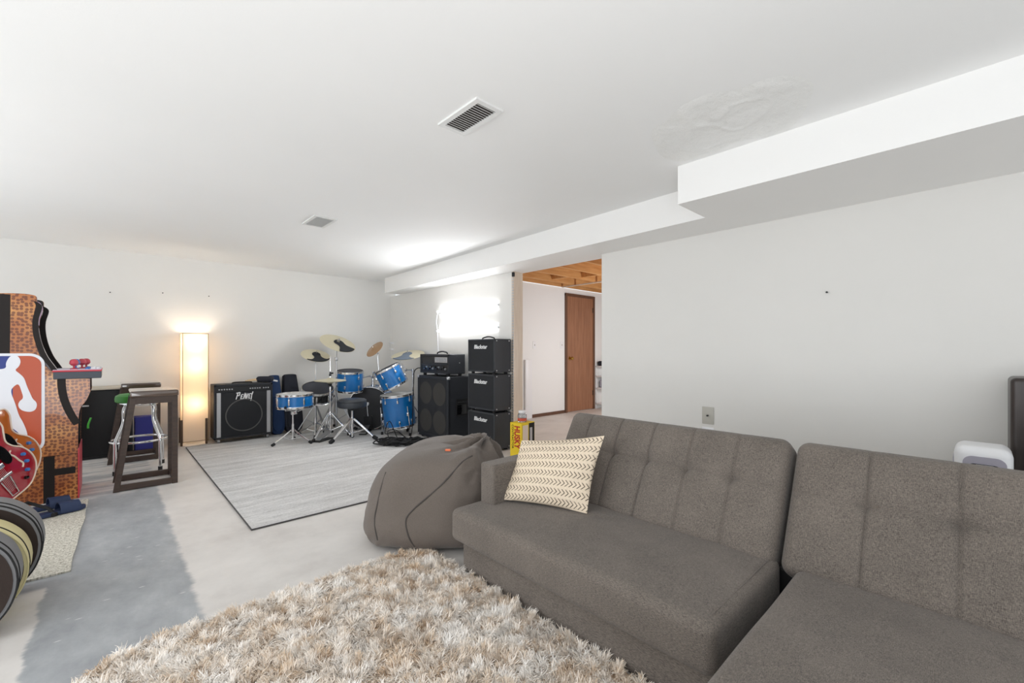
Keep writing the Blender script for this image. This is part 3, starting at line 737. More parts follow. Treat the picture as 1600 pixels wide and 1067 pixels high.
# ================================================================== ARCADE CABINET AND ITS CORNER
AY0, AY1 = 4.41, 4.86
arc = thing('arcade_cabinet', 'basketball-print arcade cabinet with white-bordered player emblem on its side', 'arcade cabinet', (-.5, AY0, 0))
aw = lambda x, z: (x + .5, z)            # world x,z -> local of the cabinet
side = [(-.80, .326), (-.80, 1.30)] + cat([(-.80, 1.30), (-.74, 1.40), (-.62, 1.43), (-.47, 1.446), (-.385, 1.443), (-.362, 1.42), (-.372, 1.34), (-.383, 1.26), (-.381, 1.18), (-.37, 1.117), (-.35, 1.03), (-.325, .962), (-.288, .91)], 4)
side += [(-.28, .87), (-.10, .857), (-.099, .761)] + cat([(-.099, .761), (-.12, .70), (-.150, .645), (-.160, .56), (-.162, .43), (-.162, .326)], 4)
side = [p if isinstance(p, tuple) else (p.x, p.y) if len(p) == 2 else (p[0], p[1]) for p in [tuple(q)[:2] for q in side]]
cl = []
for p in side:
    if not cl or (abs(p[0] - cl[-1][0]) + abs(p[1] - cl[-1][1])) > 1e-4: cl.append(p)
side = [aw(*p) for p in cl]
for y0, nm in ((0, 'side_panel'), (AY1 - AY0 - .018, 'side_panel')):
    b = new(); prism(b, side, .018, T(0, y0 + .018, 0) @ FACE_NY, 0); obj(nm, b, M['bball'], arc, smooth=False)
# printed seams on the near side
b = new()
def band(pts, wd):
    P_ = [Vector(aw(*p)) for p in pts]; P_ = [Vector(p) for p in cat([(p.x, p.y, 0) for p in P_], 5)]; L1, L2 = [], []
    for i, p in enumerate(P_):
        d = (P_[min(i + 1, len(P_) - 1)] - P_[max(i - 1, 0)]).normalized(); n_ = Vector((-d.y, d.x, 0)) * wd / 2
        L1.append((p.x + n_.x, p.y + n_.y)); L2.append((p.x - n_.x, p.y - n_.y))
    prism(b, L1 + L2[::-1], .0012, T(0, 0, 0) @ FACE_NY)
band([(-.505, 1.437), (-.506, 1.25), (-.508, 1.0)], .046)
obj('printed_seam', b, M['line_black'], arc, smooth=False); b = new()
band([(-.245, .862), (-.243, .80), (-.232, .72), (-.21, .64), (-.185, .575), (-.165, .535)], .042)
obj('printed_seam', b, M['line_black'], arc, smooth=False)
riser = []
b = new(); box(b, (aw(-.80, 0)[0], 0, 0), (aw(-.162, 0)[0], AY1 - AY0, .323), .003); o = obj('riser', b, M['bball'], arc, smooth=False)
b = new(); box(b, (.168, -.0012, .0), (.222, 0, .322)); obj('printed_seam', b, M['line_black'], o, smooth=False)
b = new(); box(b, (.222, -.0012, .185), (.325, 0, .232)); obj('printed_seam', b, M['line_black'], o, smooth=False)
b = new(); box(b, (.338, -.003, 0.002), (.345, AY1 - AY0 + .003, .36), .001); obj('edge_trim', b, M['red_edge'], arc, smooth=False)
# inner faces: dark front stack, screen bezel, marquee
inner = cat([(-.362, 1.40), (-.350, 1.36), (-.366, 1.28), (-.366, 1.20), (-.352, 1.11), (-.325, 1.02), (-.29, .95), (-.275, .92)], 4)
def inset(off, y0, y1, name, mm, top=1.5, bot=.9):
    P_ = [(p[0] + off, p[1]) for p in inner if bot <= p[1] <= top]; b_ = new()
    prism(b_, [aw(*p) for p in P_] + [aw(p[0] - .03, p[1]) for p in P_[::-1]], y1 - y0, T(0, y1, 0) @ FACE_NY)
    return obj(name, b_, mm, arc, smooth=False)
def strip(y0, y1, name, wd):
    P_ = [(p[0] - .016, p[1]) for p in inner]; b_ = new()
    prism(b_, [aw(p[0] + wd * min(1, .35 + k / 4), p[1]) for k, p in enumerate(P_)] + [aw(p[0], p[1]) for p in P_[::-1]], y1 - y0, T(0, y1, 0) @ FACE_NY)
    return obj(name, b_, M['line_black'], arc, smooth=False)
strip(-.001, .019, 'front_edge', .028); strip(AY1 - AY0 - .019, AY1 - AY0 + .001, 'front_edge', .030)
b = new(); prism(b, [(p[0] - .002, p[1]) for p in side], .003, T(0, AY1 - AY0 - .018, 0) @ FACE_NY); obj('inner_liner', b, M['black'], arc, smooth=False)
inset(.004, .02, .17, 'marquee', M['lilac'], 1.5, 1.24); inset(.002, .02, .17, 'screen_frame', M['grey_panel'], 1.24, .9); inset(-.03, .17, .425, 'screen', M['black'], 1.5, .9)
b = new(); box(b, (-.27, .02, .33), (.30, AY1 - AY0 - .02, .86)); obj('cabinet_body', b, M['black'], arc, smooth=False)
# control deck
deck = bpy.data.objects.new('control_deck', None); COL.objects.link(deck); deck.parent = arc; deck.location = (.335, 0, .86)
b = new(); box(b, (-.12, -.012, 0), (.125, AY1 - AY0 + .012, .052), .004); obj('deck_box', b, M['slate'], deck, smooth=False)
b = new(); box(b, (-.125, -.015, .050), (.128, AY1 - AY0 + .015, .062), .003); obj('deck_rim', b, M['red_edge'], deck, smooth=False)
b = new(); box(b, (-.122, -.011, .061), (.124, AY1 - AY0 + .011, .066), .002); obj('deck_top', b, M['lav'], deck, smooth=False)
for (y, mm) in ((.06, 'ball_red'), (.16, 'ball_blue'), (.27, 'ball_red'), (.38, 'ball_red')):
    x = -.02 if y < .1 else (-.015 + .02 * (y > .3))
    j = bpy.data.objects.new('joystick', None); COL.objects.link(j); j.parent = deck; j.location = (x + (.03 if y > .2 else 0), y, .066); j['label'] = 'red-topped joystick' if mm == 'ball_red' else 'blue-topped joystick'
    b = new(); lathe(b, [(0, 0), (.022, 0), (.02, .006), (.006, .01), (.006, .024), (.016, .028), (.025, .042), (.022, .062), (.012, .072), (0, .074)], 20); o = obj('joystick', b, M[mm], deck); o.location = (x + (.03 if y > .2 else 0), y, .066); o['label'] = j['label']; bpy.data.objects.remove(j)
    for k in range(3):
        b = new(); lathe(b, [(0, 0), (.012, 0), (.012, .008), (.009, .011), (0, .011)], 16); o = obj('push_button', b, M['white' if k else 'ball_blue'], deck); o.location = (.05 + .028 * k, y - .02 + .012 * k, .066)
# player emblem (right half reaches into the frame)
lg = bpy.data.objects.new('emblem', None); COL.objects.link(lg); lg.parent = arc
cw, ch = .43, .655; cx_, cz_ = -.337 + .012 - cw / 2 + .5, .70
b = new(); prism(b, [(p[0] + cx_, p[1] + cz_) for p in rrect(cw, ch + .03, .075)], .002, FACE_NY); obj('emblem_border', b, M['logo_white'], lg, smooth=False)
b = new(); prism(b, [(p[0] + cx_, p[1] + cz_) for p in rrect(cw - .032, ch - .005, .06)], .003, FACE_NY); obj('emblem_red', b, M['logo_red'], lg, smooth=False)
def lp(x, y): p = on_y(x, y, AY0); return (p.x + .5, p.z)
b = new(); zb_ = cz_ - (ch - .005) / 2; zt_ = cz_ + (ch - .005) / 2; xl_ = cx_ - (cw - .032) / 2
bl = [(xl_ + .05, zt_), lp(20, 560)[:1] + (zt_,), lp(20, 620), lp(36, 690), (lp(38, 700)[0], zb_), (xl_ + .06, zb_), (xl_ + .018, zb_ + .018), (xl_, zb_ + .06), (xl_, zt_ - .06), (xl_ + .018, zt_ - .018)]
prism(b, bl[::-1], .0036, FACE_NY); obj('emblem_blue', b, M['logo_blue'], lg, smooth=False)
sil = [(10, 575), (9, 568), (12, 561.5), (16, 556.5), (22, 554.5), (28.7, 556.4), (33, 564), (30, 572.7), (23, 578), (30, 583), (38, 590), (42, 603), (48, 616), (51, 623), (57, 628), (58, 634), (55, 641), (46, 644), (33, 641), (28, 634), (30, 627), (37, 622), (34, 612), (29.5, 599), (22, 603), (16, 611), (24, 630), (29.5, 649), (36, 659), (43, 676), (44, 690), (46, 699), (42, 705), (37, 703), (36, 692), (34, 684), (29.5, 676), (17, 667), (0, 659), (-25, 668), (-40, 690), (-52, 688), (-44, 664), (-28, 640), (-22, 610), (-38, 600), (-50, 612), (-56, 604), (-42, 588), (-18, 578), (0, 577)]
b = new(); prism(b, smooth_poly([lp(*q) for q in sil], 2)[::-1], .0042, FACE_NY); obj('emblem_player', b, M['logo_white'], lg, smooth=False)
b = new(); tube(b, cat([(-.115 + .5 + .005, -.02, .50), (.392, -.03, .53), (.405, -.035, .575)], 5), .006, 8); obj('light_stick', b, M['green'], arc)

# guitars on the floor stand in front of the cabinet
def guitar(name, label, tip, tilt, sc, body_m, yaw=0.0, fh=True):
    root = thing(name, label, 'guitar'); tip = Vector(tip) - R(yaw, 'Z') @ Vector((-math.sin(tilt), 0, math.cos(tilt))) * .17 * sc; root.matrix_world = T(*tip) @ R(yaw, 'Z') @ R(math.radians(-5), 'X') @ FACE_NY @ R(tilt, 'Z') @ Matrix.Scale(sc, 4)
    half = [(0, 0), (.09, .004), (.155, .04), (.20, .10), (.208, .17), (.185, .235), (.140, .285), (.122, .33), (.138, .38), (.155, .425), (.145, .47), (.10, .475), (.062, .43), (.03, .425)]
    rt = [tuple(p)[:2] for p in cat([(x, y, 0) for x, y in half], 6)]
    poly = rt + [(-x, y) for x, y in rt[::-1][:-1]]
    cl_ = []
    for p in poly:
        if not cl_ or abs(p[0] - cl_[-1][0]) + abs(p[1] - cl_[-1][1]) > 1e-4: cl_.append(p)
    b_ = new(); prism(b_, cl_, .05, T(0, 0, -.05), bev=.005); obj('body', b_, body_m, root, angle=30)
    b_ = new(); tube(b_, [(x, y, .001) for x, y in cl_[:-1]], .0045, 8, closed=True); tube(b_, [(x, y, -.05) for x, y in cl_[:-1]], .0045, 8, closed=True); obj('binding', b_, M['binding'], root)
    b_ = new(); box(b_, (-.026, .40, -.015), (.026, .90, .008), .004); obj('neck', b_, M['stool_wood'], root)
    b_ = new(); prism(b_, [(-.03, .90), (.03, .90), (.042, 1.06), (-.042, 1.06)], .014, T(0, 0, -.012), bev=.002); obj('headstock', b_, M['gloss'], root)
    b_ = new(); prism(b_, smooth_poly([(.03, .37), (.085, .33), (.10, .25), (.085, .2), (.04, .21)], 2), .004, T(0, 0, .006)); obj('pickguard', b_, M['gloss'], root)
    for y in (.22, .33):
        b_ = new(); box(b_, (-.038, y - .016, 0), (.038, y + .016, .008), .003); obj('pickup', b_, M['chrome'], root)
    b_ = new(); box(b_, (-.05, .145, 0), (.05, .16, .012), .003); obj('bridge', b_, M['chrome'], root)
    b_ = new(); tube(b_, [(-.03, .135, .006), (-.02, .02, .006), (.02, .02, .006), (.03, .135, .006)], .004, 8); obj('tailpiece', b_, M['chrome'], root)
    for s in (-1, 1):
        b_ = new(); tube(b_, cat([(s * .12, .13, .001), (s * .135, .15, .001), (s * .125, .18, .001), (s * .115, .22, .001), (s * .10, .25, .001), (s * .115, .265, .001)], 5), .005, 6); obj('sound_hole', b_, M['binding' if s > 0 else 'gloss'], root)
    for (x, y) in ((.13, .10), (.155, .15), (.10, .06), (.16, .2)):
        b_ = new(); lathe(b_, [(0, 0), (.011, 0), (.010, .014), (0, .015)], 14, T(x, y, 0)); obj('control_knob', b_, M['ball_blue' if x > .12 else 'gloss'], root)
    b_ = new()
    for k in range(6): tube(b_, [(-.02 + .008 * k, .05, .012), (-.016 + .0064 * k, .9, .012)], .0007, 5)
    obj('strings', b_, M['steel'], root); return root
guitar('hollow_guitar', 'amber hollow-body guitar leaning on the arcade cabinet behind the red one', on_y(15, 722, 4.14), math.radians(24), 1.0, M['amber'], math.radians(52))
guitar('hollow_guitar', 'cherry red semi-hollow guitar with cream binding in front of the amber one', on_y(6, 742, 3.93), math.radians(26), .97, M['cherry'], math.radians(52))
t = thing('guitar_stand', 'small black folding guitar stand under the two electric guitars', 'guitar stand', (-.42, 4.0, 0), math.radians(52))
for s in (-.12, .10):
    b = new(); tube(b, [(s, -.13, .022), (s, -.10, .06), (s, .02, .10), (s, .10, .05), (s, .17, .022)], .01, 8); obj('cradle', b, M['rubber'], t)
    for y in (-.13, .17):
        b = new(); put(b, rbox((.04, .035, .026), .008, .02)); o = obj('rubber_foot', b, M['rubber'], t); o.location = (s, y, .023)
b = new(); tube(b, [(-.12, .02, .10), (.10, .02, .10)], .01, 8); tube(b, [(-.12, .14, .05), (.10, .14, .05)], .01, 8); obj('crossbar', b, M['rubber'], t)

# guitar cases standing on their long edge
def case(y0, y1, R_, xe, edge_m, label, facem=None):
    root = thing('guitar_case', label, 'guitar case', (xe, y0, 0), group='guitar cases at the left edge')
    k = R_ / .21
    w_ = [(0.0, 0.0), (.006, .05), (.03, .112), (.08, .168), (.14, .2), (.21, .21), (.30, .20), (.40, .165), (.48, .15), (.56, .155), (.64, .15), (.70, .12), (.76, .075), (.85, .055), (1.05, .055), (1.10, .05), (1.115, .0)]
    up = [tuple(p)[:2] for p in cat([(x, y, 0) for x, y in w_], 6)]
    pol = [(-x * k, R_ + y * k) for x, y in up] + [(-x * k, R_ - y * k) for x, y in up[::-1][1:-1]]
    th = y1 - y0
    b_ = new(); prism(b_, pol, th - .004, T(0, th - .002, 0) @ FACE_NY, 0, bev=.004); o_ = obj('shell', b_, edge_m, root, angle=35)
    ins = [(x + (.011 if x < -.3 else -.011) * (0 if -.9 < x < -.25 else 1), R_ + (z - R_) * .95) for x, z in pol]
    b_ = new(); prism(b_, ins, .004, T(0, .002, 0) @ FACE_NY); obj('lid_face', b_, M['case_dark'], root, smooth=False)
    b_ = new(); tube(b_, [(x + .0, th * .32, R_ + (z - R_) * 1.004) for x, z in pol], .0032, 6, closed=True); obj('lid_seam', b_, M['rubber'], root)
    b_ = new(); tube(b_, [(x + .0, .004, R_ + (z - R_) * 1.0) for x, z in pol], .0035, 6, closed=True); obj('edge_piping', b_, M['rubber'] if edge_m is not M['case_cream'] else M['case_cream'], root)
    for fx in (.05, .5):
        z_ = R_ - (.13 if fx < .1 else .15) * k
        b_ = new(); box(b_, (-fx * k - .004, th * .24, z_ - .012), (-fx * k + .012, th * .40, z_ + .010), .002); obj('latch', b_, M['brass'], root)
    return root
case(2.43, 2.59, .21, -.248, M['case_grey'], 'front guitar case with grey edge and dark brown face, nearest the camera')
case(2.605, 2.765, .195, -.238, M['case_cream'], 'cream-edged guitar case standing between the two grey-edged cases')
case(2.80, 2.955, .213, -.215, M['case_grey'], 'rear guitar case with grey edge, closest to the slippers')

# slippers on the mat
def slipper(label, x, y, rz):
    root = thing('slipper', label, 'slipper', (x, y, .0125), rz, 'navy slide slippers')
    out = [tuple(p)[:2] for p in cat([(0, -.135, 0), (.034, -.12, 0), (.038, -.06, 0), (.036, 0, 0), (.047, .06, 0), (.044, .11, 0), (.012, .138, 0), (-.03, .125, 0), (-.044, .07, 0), (-.035, 0, 0), (-.036, -.07, 0), (-.03, -.12, 0)], 5, True)]
    b_ = new(); prism(b_, out, .024, bev=.005); obj('sole', b_, M['slide'], root)
    b_ = new(); rows_ = []
    for i in range(13):
        a = PI * i / 12; rows_.append([b_.verts.new((math.cos(a) * .047 * s, yy_, .012 + math.sin(a) * hh * (s if i not in (0, 12) else 1))) for yy_, hh, s in ((.005, .062, 1), (.105, .052, 1), (.105, .052, .9), (.005, .062, .9))])
    for A_, B_ in zip(rows_, rows_[1:]):
        for k in range(4): b_.faces.new((A_[k], A_[(k + 1) % 4], B_[(k + 1) % 4], B_[k]))
    obj('strap', b_, M['slide'], root); return root
slipper('dark navy slide slipper lying nearer the camera on the mat', -.245, 4.03, math.radians(-68))
slipper('dark navy slide slipper lying closer to the arcade cabinet', -.30, 4.20, math.radians(-74))

# ================================================================== STOOLS, CABINET, LAMP
def wood_stool(loc, label, rz=0):
    root = thing('wooden_stool', label, 'stool', loc, rz, 'dark wooden stools')
    W_, D_, Ht, s_ = .385, .37, .75, .105
    def frame(y):
        f_ = []
        lg_ = [(0, 0), (.036, 0), (.036 + s_ * .93, Ht - .05), (s_ * .93, Ht - .05)]
        b_ = new(); prism(b_, lg_, .036, T(0, y + .036, 0) @ FACE_NY, bev=.002); obj('leg', b_, M['stool_wood'], root, smooth=False)
        b_ = new(); box(b_, (W_ - .036, y, 0), (W_, y + .036, Ht - .05), .002); obj('leg', b_, M['stool_wood'], root, smooth=False)
        b_ = new(); box(b_, (.036, y + .001, .006), (W_ - .036, y + .035, .046), .002); obj('bottom_rail', b_, M['stool_wood'], root, smooth=False)
        b_ = new(); box(b_, (s_ + .02, y + .001, Ht - .10), (W_ - .02, y + .035, Ht - .045), .002); obj('top_rail', b_, M['stool_wood'], root, smooth=False)
    frame(0); frame(D_ - .036)
    b_ = new(); put(b_, rbox((W_ - s_ + .015, D_ + .01, .05), .012, .05)); o_ = obj('seat', b_, M['stool_top'], root); o_.location = ((s_ - .01 + W_ + .005) / 2, D_ / 2, Ht - .025)
    b_ = new(); box(b_, (W_ - .03, .036, .01), (W_ - .004, D_ - .036, .04), .002); obj('side_rail', b_, M['stool_wood'], root, smooth=False)
    return root
wood_stool((.022, 4.385, 0), 'dark wooden bar stool with slanted leg standing nearest the camera')
wood_stool((-.012, 5.485, 0), 'dark wooden bar stool standing farther back by the rear wall')
cs = thing('chrome_stool', 'chrome bar stool with green vinyl seat between the two wooden stools', 'stool', (.205, 5.12, 0))
b = new(); lathe(b, [(0, .605), (.155, .605), (.168, .615), (.17, .64), (.164, .664), (.14, .678), (0, .682)], 44); obj('seat', b, M['green'], cs)
b = new(); lathe(b, [(0, .575), (.12, .575), (.14, .593), (.14, .605), (0, .605)], 32); obj('swivel_plate', b, M['chrome'], cs)
for a in (math.radians(218), math.radians(308), math.radians(38), math.radians(128)):
    c_, s_ = math.cos(a), math.sin(a)
    b = new(); tube(b, cat([(c_ * .08, s_ * .08, .592), (c_ * .12, s_ * .12, .582), (c_ * .14, s_ * .14, .54), (c_ * .145, s_ * .145, .43), (c_ * .205, s_ * .205, .29), (c_ * .21, s_ * .21, .22), (c_ * .212, s_ * .212, .03)], 5), .0125, 12); lg_ = obj('leg', b, M['chrome'], cs)
    b = new(); lathe(b, [(0, 0), (.016, 0), (.016, .035), (0, .036)], 16, T(c_ * .212, s_ * .212, 0)); obj('rubber_foot', b, M['rubber'], lg_)
b = new(); tube(b, [(.2 * math.cos(x), .2 * math.sin(x), .27) for x in np.linspace(0, 2 * PI, 40)[:-1]], .010, 10, closed=True); obj('foot_ring', b, M['chrome'], cs)
# black glossy cabinet and blue carton by the rear wall
t = thing('glossy_cabinet', 'glossy black cabinet with beige top between arcade cabinet and stools', 'cabinet', (-.30, 5.875, 0))
b = new(); box(b, (0, 0, 0.02), (.48, .40, .675), .004); obj('body', b, M['black'], t, smooth=False)
b = new(); box(b, (.012, -.012, .03), (.468, 0, .668), .004); dr = obj('door', b, M['gloss_door'], t, smooth=False)
b = new(); box(b, (.05, -.028, .52), (.16, -.012, .535), .004); obj('handle', b, M['silver'], dr)
b = new(); box(b, (-.004, -.014, .675), (.484, .405, .69), .003); obj('top', b, M['straw'], t, smooth=False)
b = new(); box(b, (.02, .02, 0), (.46, .38, .02)); obj('plinth', b, M['black'], t, smooth=False)
t = thing('blue_carton', 'purple-blue carton on the floor behind the stools', 'box', (.196, 5.90, 0))
b = new(); box(b, (0, 0, 0), (.20, .2, .37), .003); obj('box_body', b, M['box_blue'], t, smooth=False)
b = new(); box(b, (-.002, -.003, .335), (.202, .1, .373), .002); obj('box_lid', b, M['box_blue'], t, smooth=False)
# paper floor lamp
t = thing('paper_lamp', 'tall glowing white paper floor lamp on short dark wooden legs', 'lamp', (.72, 6.145, 0))
LW = .118
b = new()
for s0_, s1_ in (((-LW, -LW), (LW, -LW)), ((LW, -LW), (LW, LW)), ((LW, LW), (-LW, LW)), ((-LW, LW), (-LW, -LW))):
    box(b, (min(s0_[0], s1_[0]) - .0008, min(s0_[1], s1_[1]) - .0008, .04), (max(s0_[0], s1_[0]) + .0008, max(s0_[1], s1_[1]) + .0008, 1.255))
obj('paper_shade', b, M['paper'], t, smooth=False)
b = new()
for x in (-LW, LW):
    for y in (-LW, LW): tube(b, [(x, y, .03), (x, y, 1.257)], .003, 6)
for z in (.04, 1.255):
    tube(b, [(-LW, -LW, z), (LW, -LW, z), (LW, LW, z), (-LW, LW, z)], .003, 6, closed=True)
obj('wire_frame', b, M['lamp_frame'], t)
for (x, y) in ((-LW - .012, -LW - .012), (LW - .02, -LW - .016), (LW + .004, LW), (-LW, LW)):
    b = new(); box(b, (x - .011, y - .011, 0), (x + .011, y + .011, .29), .003); obj('leg', b, M['lamp_leg'], t)
b = new(); tube(b, [(0, 0, .045), (0, 0, 1.0)], .008, 10); tube(b, [(-LW, -LW, .045), (LW, LW, .045)], .005, 8); tube(b, [(LW, -LW, .045), (-LW, LW, .045)], .005, 8); obj('pole', b, M['steel'], t)
M['bulb'] = mat('warm_bulb', rgb(255, 230, 190), 0.4, emis=(1, .86, .68, 1), es=26)
for z in (.40, .83, 1.12):
    b = new(); lathe(b, [(0, 0), (.014, .002), (.016, .03), (.03, .06), (.034, .08), (.028, .105), (0, .12)], 18, T(.0, -.03, z)); obj('bulb', b, M['bulb'], t)
for i, z in enumerate((.46, .89, 1.16)):
    d = bpy.data.lights.new('lamp_bulb', 'POINT'); d.energy = (1.3, 2.0, 4.6)[i]; d.color = (1, .92, .80); d.shadow_soft_size = .035
    o = bpy.data.objects.new('lamp_bulb', d); COL.objects.link(o); o.location = (.72, 6.10, z)

# ================================================================== AMPLIFIERS
# combo amp by the rear wall
pv = thing('combo_amp', 'black combo guitar amp with silver side strips beside the paper lamp', 'guitar amp', (.872, 5.895, 0))
PW, PH0, PH1, PD = .60, .045, .672, .24
b = new(); box(b, (0, .012, PH0), (PW, PD, PH1), .006); obj('cabinet', b, M['tolex'], pv, smooth=False)
b = new(); box(b, (0, 0, PH0), (.02, .02, PH1), .003); box(b, (PW - .02, 0, PH0), (PW, .02, PH1), .003); box(b, (0, 0, PH1 - .025), (PW, .02, PH1), .003); box(b, (0, 0, PH0), (PW, .02, PH0 + .022), .003); obj('front_rim', b, M['tolex'], pv, smooth=False)
b = new(); box(b, (.022, .004, .075), (PW - .022, .014, .575), .002); gr = obj('grille', b, M['grille'], pv, smooth=False)
b = new(); tube(b, [(.30 + .185 * math.cos(a), .004, .305 + .185 * math.sin(a)) for a in np.linspace(0, 2 * PI, 60)[:-1]], .007, 8, closed=True); obj('speaker_ring', b, M['cone'], gr)
for x in (.026, PW - .064):
    b = new(); box(b, (x, -.002, .07), (x + .04, .008, .578), .002); obj('side_strip', b, M['silver'], pv, smooth=False)
b = new(); box(b, (.02, .001, .583), (PW - .02, .012, .645), .002); cp_ = obj('control_panel', b, M['black'], pv, smooth=False)
for i, x in enumerate([.05, .075, .10, .125, .15, .175, .36, .385, .41, .435, .46, .50, .525, .55]):
    b = new(); lathe(b, [(0, 0), (.008, 0), (.007, .012), (0, .013)], 12, T(x, .001, .614) @ R(PI / 2, 'X')); obj('control_knob', b, M['silver'], cp_)
lg = new(); S = []
def add(*q): S.append(q)
add(.0, .0, .035, .085); add(.005, .085, .075, .095); add(.075, .095, .060, .050); add(.06, .05, .03, .052)      # P
add(.085, .0, .10, .06); add(.085, .0, .125, .008); add(.09, .032, .118, .036); add(.10, .06, .135, .066)          # E
add(.135, .0, .165, .085); add(.165, .085, .175, -.005); add(.145, .03, .172, .032)                                # A
add(.185, .075, .195, .0); add(.195, .0, .225, .075)                                                              # V
add(.235, .005, .245, .066); add(.235, .005, .262, .01); add(.24, .036, .264, .038); add(.245, .066, .275, .072)    # E
add(.285, .075, .292, .045); add(.292, .045, .315, .098); add(.292, .045, .275, -.03)                              # Y
strokes(lg, [(a * .55, c * .85, e * .55, g_ * .85) for a, c, e, g_ in S], .0095, T(.215, .003, .492) @ FACE_NY, .003)
obj('name_badge', lg, M['letters'], pv, smooth=False)
for x in (.05, PW - .05):
    for y in (.045, PD - .04):
        b = new(); lathe(b, [(0, -.012), (.022, -.012), (.022, .012), (0, .012)], 18, T(x, y, .0225) @ R(PI / 2, 'Y')); lathe(b, [(.016, .03), (.016, .046), (0, .046)], 12, T(x, y, 0)); obj('caster', b, M['steel'], pv)
b = new(); tube(b, cat([(.2, .12, PH1 - .002), (.22, .12, PH1 + .012), (.38, .12, PH1 + .012), (.4, .12, PH1 - .002)], 5), .008, 8); obj('handle', b, M['rubber'], pv)
t = thing('drumstick_bag', 'black pouch of pale drumsticks lying on top of the combo amp', 'stick bag', (1.385, 6.0, PH1 + .002), math.radians(-28))
b = rbox((.19, .085, .07), .03, .02); o = obj('pouch', b, M['black_nylon'], t); o.location = (.03, 0, .037)
for k in range(5):
    b = new(); tube(b, [(-.03, -.03 + .015 * k, .03 + .004 * k), (-.17 - .01 * (k % 3), -.045 + .022 * k, .012 + .003 * k)], [.007, .006], 8); obj('drumstick', b, M['tan'], t)
b = new(); tube(b, [(.12, 0, .02), (.17, -.02, .012)], .01, 8); obj('strap', b, M['white'], t)

# gig bags leaning on the rear wall
def gig_bag(label, x, w_, hgt, mm, y0):
    root = thing('gig_bag', label, 'gig bag', (x, y0, 0), group='gig bags on the rear wall')
    pol = [(0, .006), (w_, .006)] + [(w_ + .01, .25), (w_ * .92, hgt * .6), (w_ * .80, hgt - .02), (w_ * .76, hgt), (w_ * .12, hgt), (w_ * .06, hgt - .02), (0, hgt * .6), (-.01, .25)]
    lean = T(0, 0, 0) @ R(math.radians(-10), 'X')
    b_ = new(); prism(b_, smooth_poly(pol, 2), .12, lean @ T(0, .12, 0) @ FACE_NY, bev=.02); obj('bag_body', b_, mm, root)
    b_ = new(); prism(b_, smooth_poly([(p[0] * .7 + w_ * .15, p[1] * .6 + .04) for p in pol], 2), .02, lean @ T(0, .005, 0) @ FACE_NY, bev=.006); obj('pocket', b_, mm, root)
    b_ = new(); tube(b_, [(lean @ Vector((p[0], .04, p[1]))) for p in smooth_poly(pol, 2)], .005, 6, closed=True); obj('zip_line', b_, M['rubber'], root)
gig_bag('navy blue gig bag leaning on the rear wall beside the combo amp', 1.49, .16, .76, M['navy'], 6.02)
gig_bag('black gig bag leaning on the rear wall behind the snare drum', 1.66, .215, .765, M['black_nylon'], 6.035)

# 4x12 cabinet against the right wall, front towards -X
cb = thing('speaker_cabinet', 'large black speaker cabinet with four cones beside the floor tom', 'speaker cabinet', (2.83, 4.115, 0))
CW, CH, CD = .665, .757, .335
b = new(); box(b, (.012, 0, .02), (CD, CW, CH), .006); obj('cabinet', b, M['tolex'], cb, smooth=False)
b = new()
for lo, hi in (((0, .0, .02), (.03, .035, CH)), ((0, CW - .035, .02), (.03, CW, CH)), ((0, 0, .02), (.03, CW, .06)), ((0, 0, CH - .035), (.03, CW, CH))): box(b, lo, hi, .004)
obj('front_rim', b, M['tolex'], cb, smooth=False)
b = new(); box(b, (.006, .03, .055), (.016, CW - .03, CH - .03), .002); gr = obj('grille', b, M['grille'], cb, smooth=False)
for y in (.185, CW - .185):
    for z in (.22, .55):
        b = new(); lathe(b, [(.128, 0), (.136, .003), (.12, .0035), (.05, .0015), (.03, .003), (0, .004)], 40, T(.006, y, z) @ R(-PI / 2, 'Y')); obj('cone', b, M['cone_dim'], gr)
for y in (0, CW):
    for z in (.02, CH):
        for x in ((0,) if y else (0, CD)):
            b = new(); dy, dz = (.022 if y == 0 else -.022), (.022 if z < .1 else -.022); sx_ = .022 if x == 0 else -.022
            put(b, rbox((.036, .036, .036), .012, .02)); o = obj('corner_cap', b, M['silver'], cb); o.location = (x + sx_ * .62, y + dy * .62, z + dz * .62)
b = new(); box(b, (.11, -.006, .30), (.27, .002, .50), .003); hd = obj('side_handle', b, M['black'], cb, smooth=False)
b = new(); box(b, (.125, -.008, .32), (.255, -.005, .43), .001); obj('recess', b, M['gloss'], hd)
b = new(); tube(b, [(.125, -.012, .455), (.255, -.012, .455)], .011, 10); obj('grip', b, M['rubber'], hd)
for y in (.05, CW - .05):
    for x in (.05, CD - .05):
        b = new(); lathe(b, [(0, 0), (.02, 0), (.022, .02), (0, .021)], 16, T(x, y, 0)); obj('foot', b, M['rubber'], cb)
# amp head on the cabinet
hd = thing('amp_head', 'black tube amp head with silver control panel on the large speaker cabinet', 'guitar amp', (2.875, 4.165, .757))
HW, HD_, HH = .63, .235, .262
b = new(); box(b, (.014, 0, .03), (HD_, HW, HH), .007); obj('shell', b, M['tolex'], hd, smooth=False)
b = new()
for lo, hi in (((0, 0, .03), (.02, .028, HH)), ((0, HW - .028, .03), (.02, HW, HH)), ((0, 0, .03), (.02, HW, .052)), ((0, 0, HH - .026), (.02, HW, HH)), ((0, 0, .135), (.02, HW, .152))): box(b, lo, hi, .004)
obj('front_rim', b, M['tolex'], hd, smooth=False)
b = new(); box(b, (.006, .03, .155), (.016, HW - .03, .232), .001); up = obj('upper_grille', b, M['black'], hd, smooth=False)
b = new(); box(b, (.003, .04, .162), (.008, .30, .226), .001); obj('tube_window', b, M['silver'], up, smooth=False)
